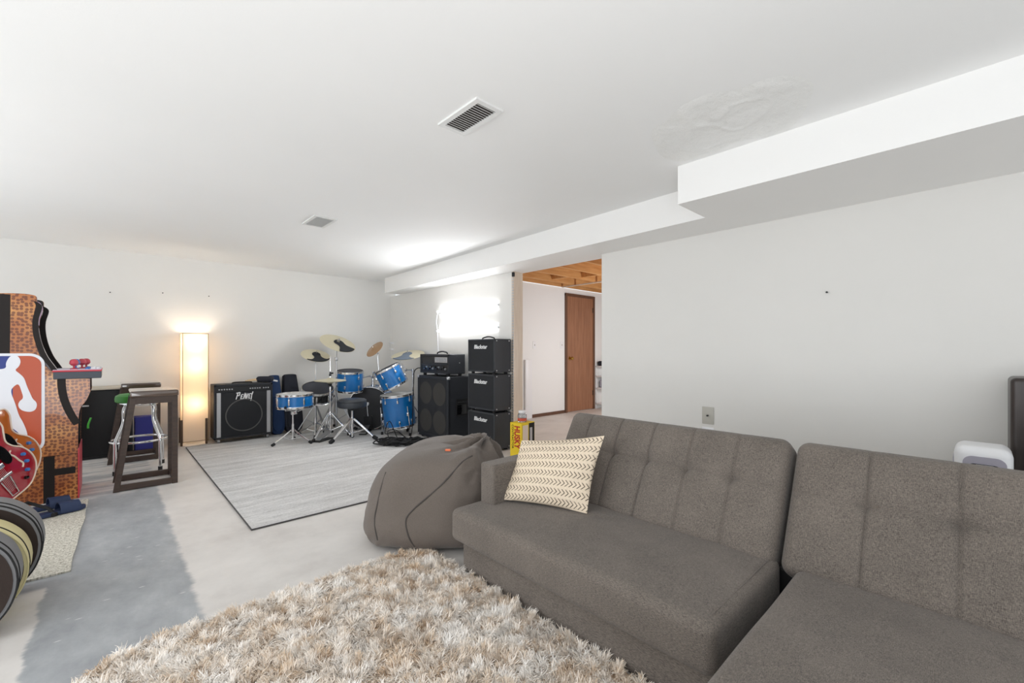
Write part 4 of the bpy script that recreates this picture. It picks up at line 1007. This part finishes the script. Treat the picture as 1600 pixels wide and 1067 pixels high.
for k in range(4):
    b = new(); lathe(b, [(0, 0), (.016, .002), (.018, .03), (.012, .05), (0, .052)], 14, T(.0, .08 + .06 * k, .166)); obj('vacuum_tube', b, M['jar'], up)
b = new(); box(b, (.006, .03, .056), (.014, HW - .03, .132), .001); lo_ = obj('control_panel', b, M['dark_metal'], hd, smooth=False)
for k in range(11):
    b = new(); lathe(b, [(0, 0), (.013, 0), (.011, .014), (0, .015)], 14, T(.006, .07 + .045 * k, .094 + (.012 if k % 2 else -.006)) @ R(-PI / 2, 'Y')); obj('control_knob', b, M['steel'] if k % 3 == 0 else M['gloss'], lo_)
b = new(); tube(b, cat([(.12, .20, HH - .003), (.12, .215, HH + .02), (.12, .31, HH + .032), (.12, .405, HH + .02), (.12, .42, HH - .003)], 6), .009, 10); obj('handle', b, M['rubber'], hd)
for y in (.06, HW / 2, HW - .06):
    for x in (.035, HD_ - .035):
        b = new(); lathe(b, [(0, 0), (.02, 0), (.022, .03), (0, .031)], 16, T(x, y, 0)); obj('foot', b, M['rubber'], hd)
b = new(); lathe(b, [(0, 0), (.006, 0), (.006, .004), (0, .005)], 12, T(.15, 0, .16) @ R(PI / 2, 'X')); obj('side_screw', b, M['silver'], hd)
# lead from head down the side of the cabinet
b = new(); tube(b, cat([(2.90, 4.80, .84), (2.86, 4.83, .84), (2.815, 4.835, .80), (2.80, 4.825, .70), (2.79, 4.82, .40), (2.76, 4.79, .12), (2.70, 4.72, .02), (2.60, 4.60, .016)], 6), .006, 8)
tag(obj('speaker_lead', b, M['rubber']), 'black lead curving from the amp head down past the large cabinet', 'cable')

# stack of three cabinets
def stack_cab(label, z0, hgt, yoff, handle=False, xo=0):
    root = thing('stacked_cabinet', label, 'speaker cabinet', (2.935 + xo, 3.425 + yoff, z0), group='small stacked amp cabinets')
    Wd, D_ = .455, .235; f0 = .022
    b_ = new(); box(b_, (.01, 0, f0), (D_, Wd, hgt), .008); obj('cabinet', b_, M['tolex2'], root, smooth=False)
    b_ = new()
    for lo, hi in (((0, 0, f0), (.02, .018, hgt)), ((0, Wd - .018, f0), (.02, Wd, hgt)), ((0, 0, f0), (.02, Wd, f0 + .018)), ((0, 0, hgt - .018), (.02, Wd, hgt))): box(b_, lo, hi, .004)
    obj('front_rim', b_, M['tolex2'], root, smooth=False)
    b_ = new(); box(b_, (.005, .016, f0 + .016), (.014, Wd - .016, hgt - .016), .001); obj('grille', b_, M['grille'], root, smooth=False)
    label_text('name_badge', 'Blackstar', M['letters'], root, T(.004, Wd - .215, hgt - .085) @ FACE_NX, .060, .0015, .18, bold=.0012)
    for x in (.03, D_ - .03):
        for z in (f0 + .02, hgt - .02):
            b_ = new(); lathe(b_, [(0, 0), (.007, 0), (.006, .003), (0, .004)], 10, T(x, 0, z) @ R(PI / 2, 'X')); obj('corner_screw', b_, M['silver'], root)
    for x in (.035, D_ - .035):
        for y in (.05, Wd - .05):
            b_ = new(); lathe(b_, [(0, 0), (.018, 0), (.02, f0 + .001), (0, f0 + .001)], 14, T(x, y, 0)); obj('foot', b_, M['rubber'], root)
    if handle:
        b_ = new(); tube(b_, cat([(.1, .12, hgt - .003), (.1, .13, hgt + .014), (.1, .22, hgt + .028), (.1, .31, hgt + .014), (.1, .32, hgt - .003)], 6), .008, 10); obj('handle', b_, M['rubber'], root)
        b_ = new(); box(b_, (.08, .1, hgt - .003), (.12, .14, hgt + .003), .001); box(b_, (.08, .3, hgt - .003), (.12, .34, hgt + .003), .001); obj('handle_mount', b_, M['silver'], root)
stack_cab('bottom black cabinet of the three-high stack beside the wooden stud', 0, .405, 0)
stack_cab('middle black cabinet of the three-high stack beside the wooden stud', .405, .405, 0)
stack_cab('topmost black combo with carry handle on the three-high stack', .81, .376, 0, True)
# ================================================================== DRUM KIT
def frame_from_axis(p, n):
    """matrix at p whose z is n and whose x points roughly to camera right"""
    n = n.normalized(); x = (RV - n * RV.dot(n)).normalized(); y = n.cross(x)
    return Matrix(((x.x, y.x, n.x, p.x), (x.y, y.y, n.y, p.y), (x.z, y.z, n.z, p.z), (0, 0, 0, 1)))
UP = Vector((0, 0, 1))
def axis(roll, pitch):
    """up vector tilted right by roll and towards the camera by pitch (degrees)"""
    return (RV * math.sin(math.radians(roll)) + UP * math.cos(math.radians(roll)) - FV * math.tan(math.radians(pitch))).normalized()
LUG = {}
def drum(name, label, m4, r, h, shell_m, head_m, nl, cat_='drum', group=None, lugs2=False, a0=0.2, rods=True, pad=None):
    """m4: centre of the drum, z along the shell"""
    root = thing(name, label, cat_, group=group); root.matrix_world = m4
    b_ = new(); lathe(b_, [(r - .006, -h / 2), (r, -h / 2), (r, h / 2), (r - .006, h / 2)], 56); obj('shell', b_, shell_m, root)
    b_ = new(); lathe(b_, [(0, h / 2 + .004), (r - .008, h / 2 + .004), (r + .003, h / 2), (r + .003, h / 2 - .01)], 56); obj('batter_head', b_, head_m, root)
    b_ = new(); lathe(b_, [(0, -h / 2 - .004), (r - .008, -h / 2 - .004), (r + .003, -h / 2), (r + .003, -h / 2 + .01)], 56); obj('resonant_head', b_, M['drum_head'], root)
    for s in (1, -1):
        z = s * h / 2
        b_ = new(); lathe(b_, [(r + .002, z - s * .012), (r + .010, z - s * .012), (r + .0105, z - s * .008), (r + .006, z - s * .005), (r + .006, z + s * .010), (r + .009, z + s * .013), (r + .002, z + s * .013), (r + .002, z - s * .012)], 56); obj('hoop', b_, M['chrome'], root)
    proto = None
    for k in range(nl):
        a = a0 + 2 * PI * k / nl
        if proto is None:
            b_ = new(); L_ = h * .5 if lugs2 else .05
            if lugs2:
                put(b_, rbox((.016, .018, L_), .005, .02), T(r + .008, 0, 0)); tube(b_, [(r + .010, 0, -h / 2), (r + .010, 0, h / 2)], .003, 8)
            else:
                put(b_, rbox((.02, .022, .04), .007, .02), T(r + .008, 0, (h / 2 - .065))); tube(b_, [(r + .010, 0, (h / 2 - .06)), (r + .010, 0, (h / 2 + .006))], .003, 8)
            proto = obj('lug', b_, M['chrome'], root); proto.matrix_local = R(a, 'Z')
        else: share(proto, root, R(a, 'Z'))
        if not lugs2: share(proto, root, R(a, 'Z') @ R(PI, 'X'))
    if pad:
        b_ = new(); lathe(b_, [(0, 0), (r - .026, 0), (r - .026, .004), (r - .032, .006), (0, .006)], 48, T(0, 0, h / 2 + .005)); obj('practice_pad', b_, pad, root)
    return root
def tripod(root, p, h0, rad, a0, tube_m=None, foot=.016, double=False, hub=None, leg_r=.008):
    """legs from a collar at height h0 down to feet on a circle; children of root (root at identity)"""
    tm = tube_m or M['chrome']
    for k in range(3):
        a = a0 + 2 * PI * k / 3; d = Vector((math.cos(a), math.sin(a), 0))
        b_ = new(); off = Vector((-d.y, d.x, 0)) * .012
        for s in ((-1, 1) if double else (0,)):
            tube(b_, [p + UP * h0 + off * s + d * .02, p + d * rad * .55 + UP * (h0 * .52) + off * s, p + d * (rad - .01) + UP * .028 + off * s * .4], leg_r * (.8 if double else 1), 8)
            tube(b_, [p + UP * (h0 * .32) + off * s + d * .012, p + d * rad * .56 + UP * (h0 * .5) + off * s], leg_r * .6, 8)
        lg_ = obj('leg', b_, tm, root)
        b_ = new(); put(b_, rbox((foot * 3.2, foot * 2, foot * 2), foot * .6, .03), T(*(p + d * rad + UP * (foot + .003))) @ R(a, 'Z') @ R(math.radians(28), 'Y')); obj('rubber_foot', b_, M['rubber'], lg_)
    b_ = new(); lathe(b_, [(.0, h0 + .02), (.018, h0 + .02), (.02, h0 - .02), (.013, h0 - .025), (0, h0 - .025)], 18, T(*p)); lathe(b_, [(0, h0 * .32 + .014), (.017, h0 * .32 + .012), (.017, h0 * .32 - .012), (0, h0 * .32 - .014)], 18, T(*p)); obj('collar', b_, tm, root)

RUGZ = Vector((0, 0, .0095))
# throne
thr = thing('drum_throne', 'round black vinyl drum throne on chrome double-braced tripod', 'drum throne')
tp = Vector((2.115, 5.06, 0)); tp.z = .0095
b = new(); lathe(b, [(0, -.05), (.15, -.05), (.164, -.038), (.168, 0), (.162, .035), (.14, .05), (.06, .054), (0, .054)], 48); o = obj('seat', b, M['vinyl'], thr); o.location = tp + UP * .43
b = new(); lathe(b, [(.166, -.003), (.170, 0), (.166, .003)], 48); o2 = obj('piping', b, M['rubber'], o); o2.location = (0, 0, .02)
b = new(); tube(b, [tp + UP * .03, tp + UP * .38], .014, 14); tube(b, [tp + UP * .2, tp + UP * .26], .019, 14); obj('post', b, M['chrome'], thr)
b = new(); lathe(b, [(0, .33), (.05, .37), (.05, .385), (0, .385)], 20, T(*tp)); obj('seat_mount', b, M['rubber'], thr)
tripod(thr, tp, .245, .275, math.radians(195), double=True, foot=.02, leg_r=.010)
# bass drum
bc = at(577, 639, 5.75); bc.z = .297
bn = Vector((-.62, -.78, 0)).normalized()
bass = drum('bass_drum', 'large bass drum with black head standing behind the drum throne', frame_from_axis(bc - bn * .2, bn), .275, .40, M['blue'], M['bass_head'], 8, group=None, a0=.4)
bi = bass.matrix_world.inverted()
for s in (-1, 1):
    q = bc - bn * .12 + Vector((-bn.y, bn.x, 0)) * s * .25
    b = new(); tube(b, [bi @ (q + UP * -.14), bi @ (Vector((q.x, q.y, .022)) + Vector((-bn.y, bn.x, 0)) * s * .12)], .008, 8); lg_ = obj('spur_leg', b, M['chrome'], bass)
pdl = thing('bass_pedal', 'dark metal bass drum pedal in front of the black bass drum head', 'drum pedal')
q = bc + bn * .10; q.z = .0095; tng = Vector((-bn.y, bn.x, 0))
pm = Matrix(((tng.x, bn.x, 0, q.x), (tng.y, bn.y, 0, q.y), (0, 0, 1, q.z), (0, 0, 0, 1)))
b = new(); box(b, (-.045, -.06, 0), (.045, .24, .01), .003, mtx=pm); obj('base_plate', b, M['dark_metal'], pdl, smooth=False)
b = new(); box(b, (-.035, -.01, 0), (.035, .22, .01), .003, mtx=pm @ T(0, .01, .075) @ R(math.radians(-17), 'X')); obj('footboard', b, M['steel'], pdl, smooth=False)
b = new()
for s in (-1, 1): tube(b, [pm @ Vector((s * .05, -.03, .008)), pm @ Vector((s * .05, -.03, .20))], .008, 8)
tube(b, [pm @ Vector((-.06, -.03, .19)), pm @ Vector((.06, -.03, .19))], .007, 8); obj('pedal_frame', b, M['dark_metal'], pdl)
b = new(); tube(b, [pm @ Vector((0, -.03, .19)), pm @ Vector((0, .02, .35))], .004, 8); put(b, rbox((.04, .055, .045), .015, .02), pm @ T(0, .01, .36)); obj('beater', b, M['white'], pdl)
# rack toms
t1c = at(547, 595, 5.62); tom1 = drum('rack_tom', 'upright blue rack tom with dark head above the drum throne', frame_from_axis(t1c, axis(3, 7)), .156, .245, M['blue'], M['mesh_head'], 6, a0=.5, pad=M['mesh_head'], group='blue rack toms')
t2c = at(611, 589, 5.48); tom2 = drum('rack_tom', 'tilted blue rack tom with dark head above the floor tom', frame_from_axis(t2c, axis(-25, 9)), .160, .235, M['blue'], M['mesh_head'], 6, a0=.3, pad=M['mesh_head'], group='blue rack toms')
hold = thing('tom_holder', 'chrome double tom holder rising from the top of the bass drum', 'tom holder')
hp = bc - bn * .2; hp.z = .572
b = new(); lathe(b, [(0, 0), (.03, 0), (.028, .03), (.016, .035), (.016, .12), (0, .12)], 18, T(*hp)); obj('base', b, M['chrome'], hold)
for c_, r_d in ((t1c, .159), (t2c, .165)):
    d_ = (Vector((hp.x, hp.y, 0)) - Vector((c_.x, c_.y, 0))).normalized(); e_ = c_ + d_ * (r_d + .004) + UP * .02
    mid = Vector((hp.x, hp.y, e_.z + .02)) - d_ * .02
    b = new(); tube(b, cat([hp + UP * .08, mid, (mid + e_) / 2 + UP * .012, e_], 6), .010, 10); put(b, rbox((.036, .036, .05), .01, .02), T(*e_)); put(b, rbox((.04, .04, .03), .01, .02), T(*mid)); obj('holder_arm', b, M['chrome'], hold)
# floor tom
ftc = at(623, 640, 5.5)
ftm = frame_from_axis(ftc, axis(-5, 4)); ft = drum('floor_tom', 'large bright blue floor tom standing beside the speaker cabinet', ftm, .196, .385, M['blue'], M['drum_head'], 8, a0=.25)
fti = ftm.inverted()
for a in (3.5, 5.5, 1.3):
    d_ = Vector((math.cos(a), math.sin(a), 0)); tp_ = ftm @ (d_ * .215 + Vector((0, 0, .06)))
    b = new(); put(b, rbox((.03, .03, .045), .009, .02), T(*(d_ * .211 + Vector((0, 0, -.04))))); obj('leg_bracket', b, M['chrome'], ft)
    b = new(); bt_ = ftm @ (d_ * .225 + Vector((0, 0, -.2))); tube(b, [fti @ tp_, fti @ bt_, fti @ Vector((bt_.x, bt_.y, .015))], .006, 8); lg_ = obj('leg', b, M['chrome'], ft)
    b = new(); lathe(b, [(0, -.005), (.014, -.005), (.012, .03), (0, .032)], 14, fti @ T(bt_.x, bt_.y, .015)); obj('rubber_foot', b, M['rubber'], lg_)
# snares and stands
def snare_stand(name, label, c_, ax, h, r, a0, col=None):
    root = thing(name, label, 'drum stand', group='snare stands'); g_ = Vector((c_.x, c_.y, .0095)) + (RV * -.025)
    tp_ = c_ - ax * (h / 2 + .065); 
    b_ = new(); tube(b_, [g_ + UP * .04, Vector((g_.x, g_.y, tp_.z - .02))], .010, 12); tube(b_, [g_ + UP * .16, g_ + UP * .22], .015, 12); obj('post', b_, M['chrome'], root)
    fr = frame_from_axis(tp_, ax)
    b_ = new(); put(b_, rbox((.05, .05, .04), .012, .02), T(g_.x, g_.y, tp_.z - .01)); put(b_, rbox((.05, .04, .05), .012, .02), fr); obj('basket_clamp', b_, M['chrome'], root)
    for k in range(3):
        a = .5 + 2 * PI * k / 3; d_ = Vector((math.cos(a), math.sin(a), 0))
        b_ = new(); tube(b_, [fr @ (d_ * .01), fr @ (d_ * (r * .6) + Vector((0, 0, .035))), fr @ (d_ * (r + .018) + Vector((0, 0, .045))), fr @ (d_ * (r + .02) + Vector((0, 0, .078)))], .006, 8)
        ba = obj('basket_arm', b_, M['chrome'], root); b_ = new(); put(b_, rbox((.016, .02, .03), .006, .02), fr @ T(*(d_ * (r + .02) + Vector((0, 0, .078)))) @ R(a, 'Z')); obj('rubber_grip', b_, M['rubber'], ba)
    tripod(root, g_, .15, .215, a0, foot=.014)
s1c = at(461, 625.5, 4.94); s1a = axis(0, 1)
drum('snare_drum', 'blue snare drum with chrome hoops on the stand nearest the combo amp', frame_from_axis(s1c, s1a), .186, .135, M['blue'], M['drum_head'], 8, a0=.15, lugs2=True)
snare_stand('snare_stand', 'chrome tripod stand holding the blue snare drum', s1c, s1a, .135, .186, math.radians(190))
s2c = at(496, 614, 5.4); s2a = axis(13, 19)
drum('snare_drum', 'black tilted snare drum with dark mesh pad behind the blue snare', frame_from_axis(s2c, s2a), .176, .125, M['gloss'], M['mesh_head'], 8, a0=.35, lugs2=True, pad=M['mesh_head'])
snare_stand('snare_stand', 'chrome tripod stand holding the black tilted snare drum', s2c, s2a, .125, .176, math.radians(250))
# cymbals
def cymbal(name, label, c_, ax, r, m_):
    root_m = frame_from_axis(c_, ax)
    b_ = new(); lathe(b_, [(.006, .0), (.02, -.001), (.032, -.006), (.042, -.014), (.06, -.017), (r * .6, -.022), (r, -.032), (r, -.0335), (r * .6, -.0235), (.06, -.0185), (.042, -.0155), (.032, -.0075), (.02, -.0025), (.006, -.0015)], 56)
    o_ = obj(name, b_, m_); o_.matrix_world = root_m; return tag(o_, label, 'cymbal')
def mute(label, c_, ax, r, ang, m_, spread=48):
    pts = []
    for k in range(13):
        a = math.radians(ang - spread + 2 * spread * k / 12); pts.append((math.cos(a) * r * 1.0, math.sin(a) * r * 1.0))
    a = math.radians(ang); d_, n_ = Vector((math.cos(a), math.sin(a))), Vector((-math.sin(a), math.cos(a)))
    for dd, nn in ((.72, .50), (.45, .24), (.25, .24), (.05, .30), (-.14, .24), (-.22, 0), (-.14, -.24), (.05, -.30), (.25, -.24), (.45, -.24), (.72, -.50)):
        p_ = d_ * r * dd + n_ * r * nn; pts.append((p_.x, p_.y))
    pts = smooth_poly(pts, 2); b_ = new(); prism(b_, pts, .007)
    bmesh.ops.subdivide_edges(b_, edges=[e for e in b_.edges if e.calc_length() > .05], cuts=2)
    for v_ in b_.verts:
        rr = v_.co.xy.length; v_.co.z += np.interp(rr, [0, .03, .045, .06, r], [.0015, .000, -.010, -.0145, -.030])
    o_ = obj('cymbal_mute', b_, m_); o_.matrix_world = frame_from_axis(c_, ax); return tag(o_, label, 'cymbal mute')
def boom_rod(parent, pts, r=.007): b_ = new(); tube(b_, pts, r, 10); return obj('rod', b_, M['chrome'], parent)
# tall crash and its stand
cc = at(529, 533, 5.8); ca = axis(27, 17); cymbal('crash_cymbal', 'large pale crash cymbal on the tall stand, highest of the kit', cc, ca, .232, M['cymbal'])
mute('dark rubber mute draped over the highest crash cymbal', cc, ca, .228, -28, M['mute'], 34)
st = thing('cymbal_stand', 'tall straight chrome cymbal stand behind the hi-hat', 'cymbal stand')
g_ = Vector((cc.x - .03, cc.y + .0, .005)); g_.z = .0095
b = new(); tube(b, [g_ + UP * .03, g_ + UP * .55], .012, 12); tube(b, [g_ + UP * .55, g_ + UP * .95], .009, 12); tube(b, [g_ + UP * .95, Vector((cc.x, cc.y, cc.z)) - ca * .05], .0065, 10); tube(b, [cc - ca * .05, cc + ca * .04], .004, 8); obj('pole', b, M['steel'], st)
b = new()
for z in (.55, .95): put(b, rbox((.04, .03, .05), .01, .02), T(g_.x, g_.y, z))
obj('clamp', b, M['steel'], st)
b = new(); lathe(b, [(0, .002), (.018, .002), (.018, .016), (.008, .02), (.008, .032), (0, .034)], 16, frame_from_axis(cc, ca) @ T(0, 0, .004)); obj('wing_nut', b, M['steel'], st)
tripod(st, g_, .42, .26, math.radians(75), tube_m=M['steel'], double=True)
# left crash
lc = at(494, 552, 5.68); la = axis(20, 19); cymbal('crash_cymbal', 'pale cymbal nearly hidden by its dark mute, leftmost of the kit', lc, la, .18, M['cymbal'])
mute('dark rubber mute covering most of the leftmost cymbal', lc, la, .178, -48, M['mute'], 58)
st = thing('cymbal_stand', 'slim chrome cymbal stand rising behind the black snare', 'cymbal stand'); g_ = Vector((lc.x, lc.y, .0095)); g_.x -= .02; g_.y = min(g_.y, 5.86)
b = new(); tube(b, [g_ + UP * .03, g_ + UP * .5], .011, 12); tube(b, [g_ + UP * .5, lc - la * .05], .0065, 10); tube(b, [lc - la * .05, lc + la * .035], .004, 8); obj('pole', b, M['steel'], st)
tripod(st, g_, .34, .22, math.radians(40), tube_m=M['steel'])
# splash on the tom mount
rc = at(583, 543, 5.6); ra = axis(-36, 36); cymbal('splash_cymbal', 'small bronze splash cymbal tilted above the tilted rack tom', rc, ra, .128, M['cymbal_dark'])
st = thing('cymbal_boom', 'chrome boom carrying the small bronze splash cymbal', 'cymbal boom')
e_ = rc - ra * .035; k_ = at(590, 551, 5.62); bt_ = Vector((hp.x, hp.y, hp.z + .11))
b = new(); tube(b, [rc + ra * .02, e_, k_], .005, 10); tube(b, [k_, at(592, 580, 5.62), bt_], .007, 10); put(b, rbox((.026, .026, .032), .008, .02), T(*k_)); obj('rod', b, M['chrome'], st)
# right crash with grey mute
qc = at(637, 551, 5.85); qa = axis(-4, 17); cymbal('crash_cymbal', 'pale crash cymbal in the corner by the tube lights', qc, qa, .22, M['cymbal'])
mute('blue-grey rubber mute on the cymbal in the corner by the tube lights', qc, qa, .217, -100, M['mute_grey'], 46)
st = thing('cymbal_stand', 'chrome boom cymbal stand standing behind the floor tom', 'cymbal stand')
k_ = at(634, 578, 5.85); g_ = at(645, 578, 5.85); gg = Vector((g_.x, g_.y, .0)); gg.z = .0095
b = new(); tube(b, [gg + UP * .03, g_ + UP * .02], .009, 12); tube(b, [k_ - RV * .02, g_ + RV * .02], .007, 10); tube(b, [at(625, 562, 5.85), k_ + UP * -.01], .006, 10); tube(b, [at(625, 562, 5.85), qc - qa * .02, qc + qa * .035], .005, 8); obj('pole', b, M['chrome'], st)
b = new(); put(b, rbox((.035, .035, .04), .01, .02), T(*k_)); put(b, rbox((.035, .035, .045), .01, .02), T(*g_)); obj('clamp', b, M['chrome'], st)
tripod(st, gg, .30, .19, math.radians(100))
# hi-hat
hc = at(516, 590, 5.22); ha = axis(1, 1)
cymbal('hi_hat_cymbal', 'upper flat hi-hat cymbal between black snare and upright tom', hc, axis(1, 1.5), .18, M['cymbal'])
lowm = axis(1, 1); o = cymbal('hi_hat_cymbal', 'lower upturned hi-hat cymbal just below the upper one', hc - UP * .072, -lowm, .18, M['cymbal'])
st = thing('hi_hat_stand', 'chrome hi-hat stand with pedal behind the throne', 'hi-hat stand'); g_ = Vector((hc.x, hc.y, .0095))
b = new(); tube(b, [g_ + UP * .03, g_ + UP * .63], .012, 12); tube(b, [g_ + UP * .63, g_ + UP * .98], .0035, 8); obj('pole', b, M['chrome'], st)
b = new(); lathe(b, [(0, .62), (.014, .62), (.024, .665), (.0, .668)], 18, T(*g_)); obj('cymbal_seat', b, M['rubber'], st)
b = new(); lathe(b, [(0, .745), (.014, .747), (.014, .77), (.009, .78), (.009, .80), (0, .80)], 14, T(*g_)); put(b, rbox((.035, .02, .02), .006, .02), T(g_.x + .018, g_.y, .79)); obj('clutch', b, M['dark_metal'], st)
tripod(st, g_, .30, .25, math.radians(205), double=True)
b = new(); pm = T(*g_) @ R(math.radians(215), 'Z'); box(b, (-.02, -.045, .0), (.26, .045, .009), .003, mtx=pm); obj('base_plate', b, M['dark_metal'], st, smooth=False)
b = new(); box(b, (0, -.036, 0), (.24, .036, .01), .003, mtx=pm @ T(.015, 0, .085) @ R(math.radians(16), 'Y')); obj('footboard', b, M['steel'], st, smooth=False)

# ================================================================== CABLES BY THE BIG CABINET
for k, lab in enumerate(('black cable coil at the left end of the tangle before the floor tom', 'black cable coil in the middle of the tangle before the floor tom', 'black cable coil at the right end of the tangle by the big cabinet', 'thin black cable looping upward out of the cable tangle')):
    rnd = random.Random(40 + k); pts = []
    cx0, cy0 = ((2.30, 4.52), (2.42, 4.40), (2.54, 4.34), (2.42, 4.56))[k]
    for j in range(46 if k < 3 else 14):
        a = j * 1.15 + rnd.uniform(-.3, .3); ra_, rb_ = rnd.uniform(.05, .17), rnd.uniform(.05, .13)
        z = .024 + .022 * ((j * 7) % 4) * .6 if k < 3 else (.02 + .13 * max(0, math.sin(j * .9)) + (.22 if j == 7 else 0))
        pts.append((cx0 + ra_ * math.cos(a) * 1.1, cy0 + rb_ * math.sin(a), z))
    b = new(); tube(b, cat(pts, 6), .0075 if k < 3 else .005, 7); tag(obj('cable', b, M['rubber']), lab, 'cable', 'tangled black cables')
t = thing('pedal_box', 'small black effects pedal half buried in the cable tangle', 'pedal', (2.215, 4.47, .0095), math.radians(-40))
b = new(); box(b, (0, 0, 0), (.14, .09, .035), .006); obj('pedal_body', b, M['rubber'], t)
b = new(); box(b, (.02, .015, .035), (.12, .075, .046), .004); obj('treadle', b, M['dark_metal'], t)

# ================================================================== BOX AND JAR BY THE STUD
t = thing('bag_carton', 'yellow garbage bag carton with red lettering beside the wooden stud', 'box', (2.93, 3.02, 0), math.radians(4))
b = new(); box(b, (0, 0, 0), (.20, .15, .352), .003); obj('carton_body', b, M['yellow'], t, smooth=False)
b = new(); box(b, (.02, -.0015, .02), (.10, 0, .33), .0005); obj('front_print', b, M['binding'], t, smooth=False)
b = new(); box(b, (.11, -.0015, .03), (.195, 0, .345), .0005); pp_ = obj('picture_print', b, M['gloss_door'], t, smooth=False)
b = new(); box(b, (.125, -.003, .10), (.16, -.001, .30), .0005); obj('bag_print', b, M['silver'], pp_, smooth=False)
label_text('brand_lettering', 'HUSKY', M['red_ink'], t, T(-.0015, .058, .215) @ FACE_NX @ R(-PI / 2, 'Z') @ Matrix.Diagonal((.70, 1, 1, 1)), .10, .001, bold=.003)
label_text('small_lettering', 'CONTRACTOR', M['line_black'], t, T(-.0015, .115, .215) @ FACE_NX @ R(-PI / 2, 'Z'), .034, .001)
t = thing('plastic_jar', 'clear plastic jar with red label standing on the yellow carton', 'jar', (3.02, 3.10, .353))
b = new(); lathe(b, [(0, 0), (.042, 0), (.045, .006), (.045, .07), (.036, .085), (.033, .09), (.030, .09), (.030, .084), (.041, .068), (.041, .008), (0, .006)], 32); obj('jar_body', b, M['jar'], t)
b = new(); lathe(b, [(.0455, .012), (.0458, .012), (.0458, .04), (.0455, .04)], 32); obj('jar_label', b, M['red_label'], t)
b = new(); lathe(b, [(0, .088), (.036, .088), (.037, .092), (.037, .108), (.034, .112), (0, .112)], 32); obj('jar_lid', b, M['white'], t)

# ================================================================== BEHIND THE SOFA, RIGHT EDGE
t = thing('space_heater', 'white rounded appliance with black front panel behind the sofa', 'heater', (2.65, -.011, 0), math.radians(0))
prof = rrect(.34, .66, .06, 10)
b = new(); put(b, rbox((.20, .17, .645), .036, .03), T(.10, 0, .3345)); obj('housing', b, M['white'], t)
b = new(); prism(b, [(p[0], p[1] + .45) for p in rrect(.125, .34, .03)], .006, T(.002, -.004, 0) @ FACE_NX); fr_ = obj('front_recess', b, M['grey_panel'], t)
b = new(); prism(b, [(p[0], p[1] + .44) for p in rrect(.10, .30, .022)], .006, T(-.003, -.004, 0) @ FACE_NX); obj('display_panel', b, M['gloss'], fr_)
b = new(); box(b, (-.0105, -.03, .585), (-.0095, .02, .588)); obj('panel_marking', b, M['letters'], fr_, smooth=False)
b = new(); box(b, (.05, .083, .28), (.15, .089, .60), .002); obj('side_vent', b, M['grey_panel'], t)
b = new(); box(b, (.02, -.07, 0), (.18, .07, .014), .004); obj('feet', b, M['rubber'], t)
t = thing('framed_cabinet', 'dark brown cabinet with inset dark door at the right edge behind the sofa', 'cabinet', (2.88, -.093, 0), math.radians(0))
b = new(); put(b, rbox((.26, .62, .94), .02, .05), T(.13, -.31, .472)); obj('body', b, M['dark_wood'], t)
b = new(); box(b, (-.012, -.57, .06), (.002, -.05, .87), .006); dr = obj('door', b, M['dark_pane'], t, smooth=False)
b = new(); box(b, (-.016, -.57, .872), (.0, -.05, .879), .001); obj('top_strip', b, M['silver'], dr, smooth=False)
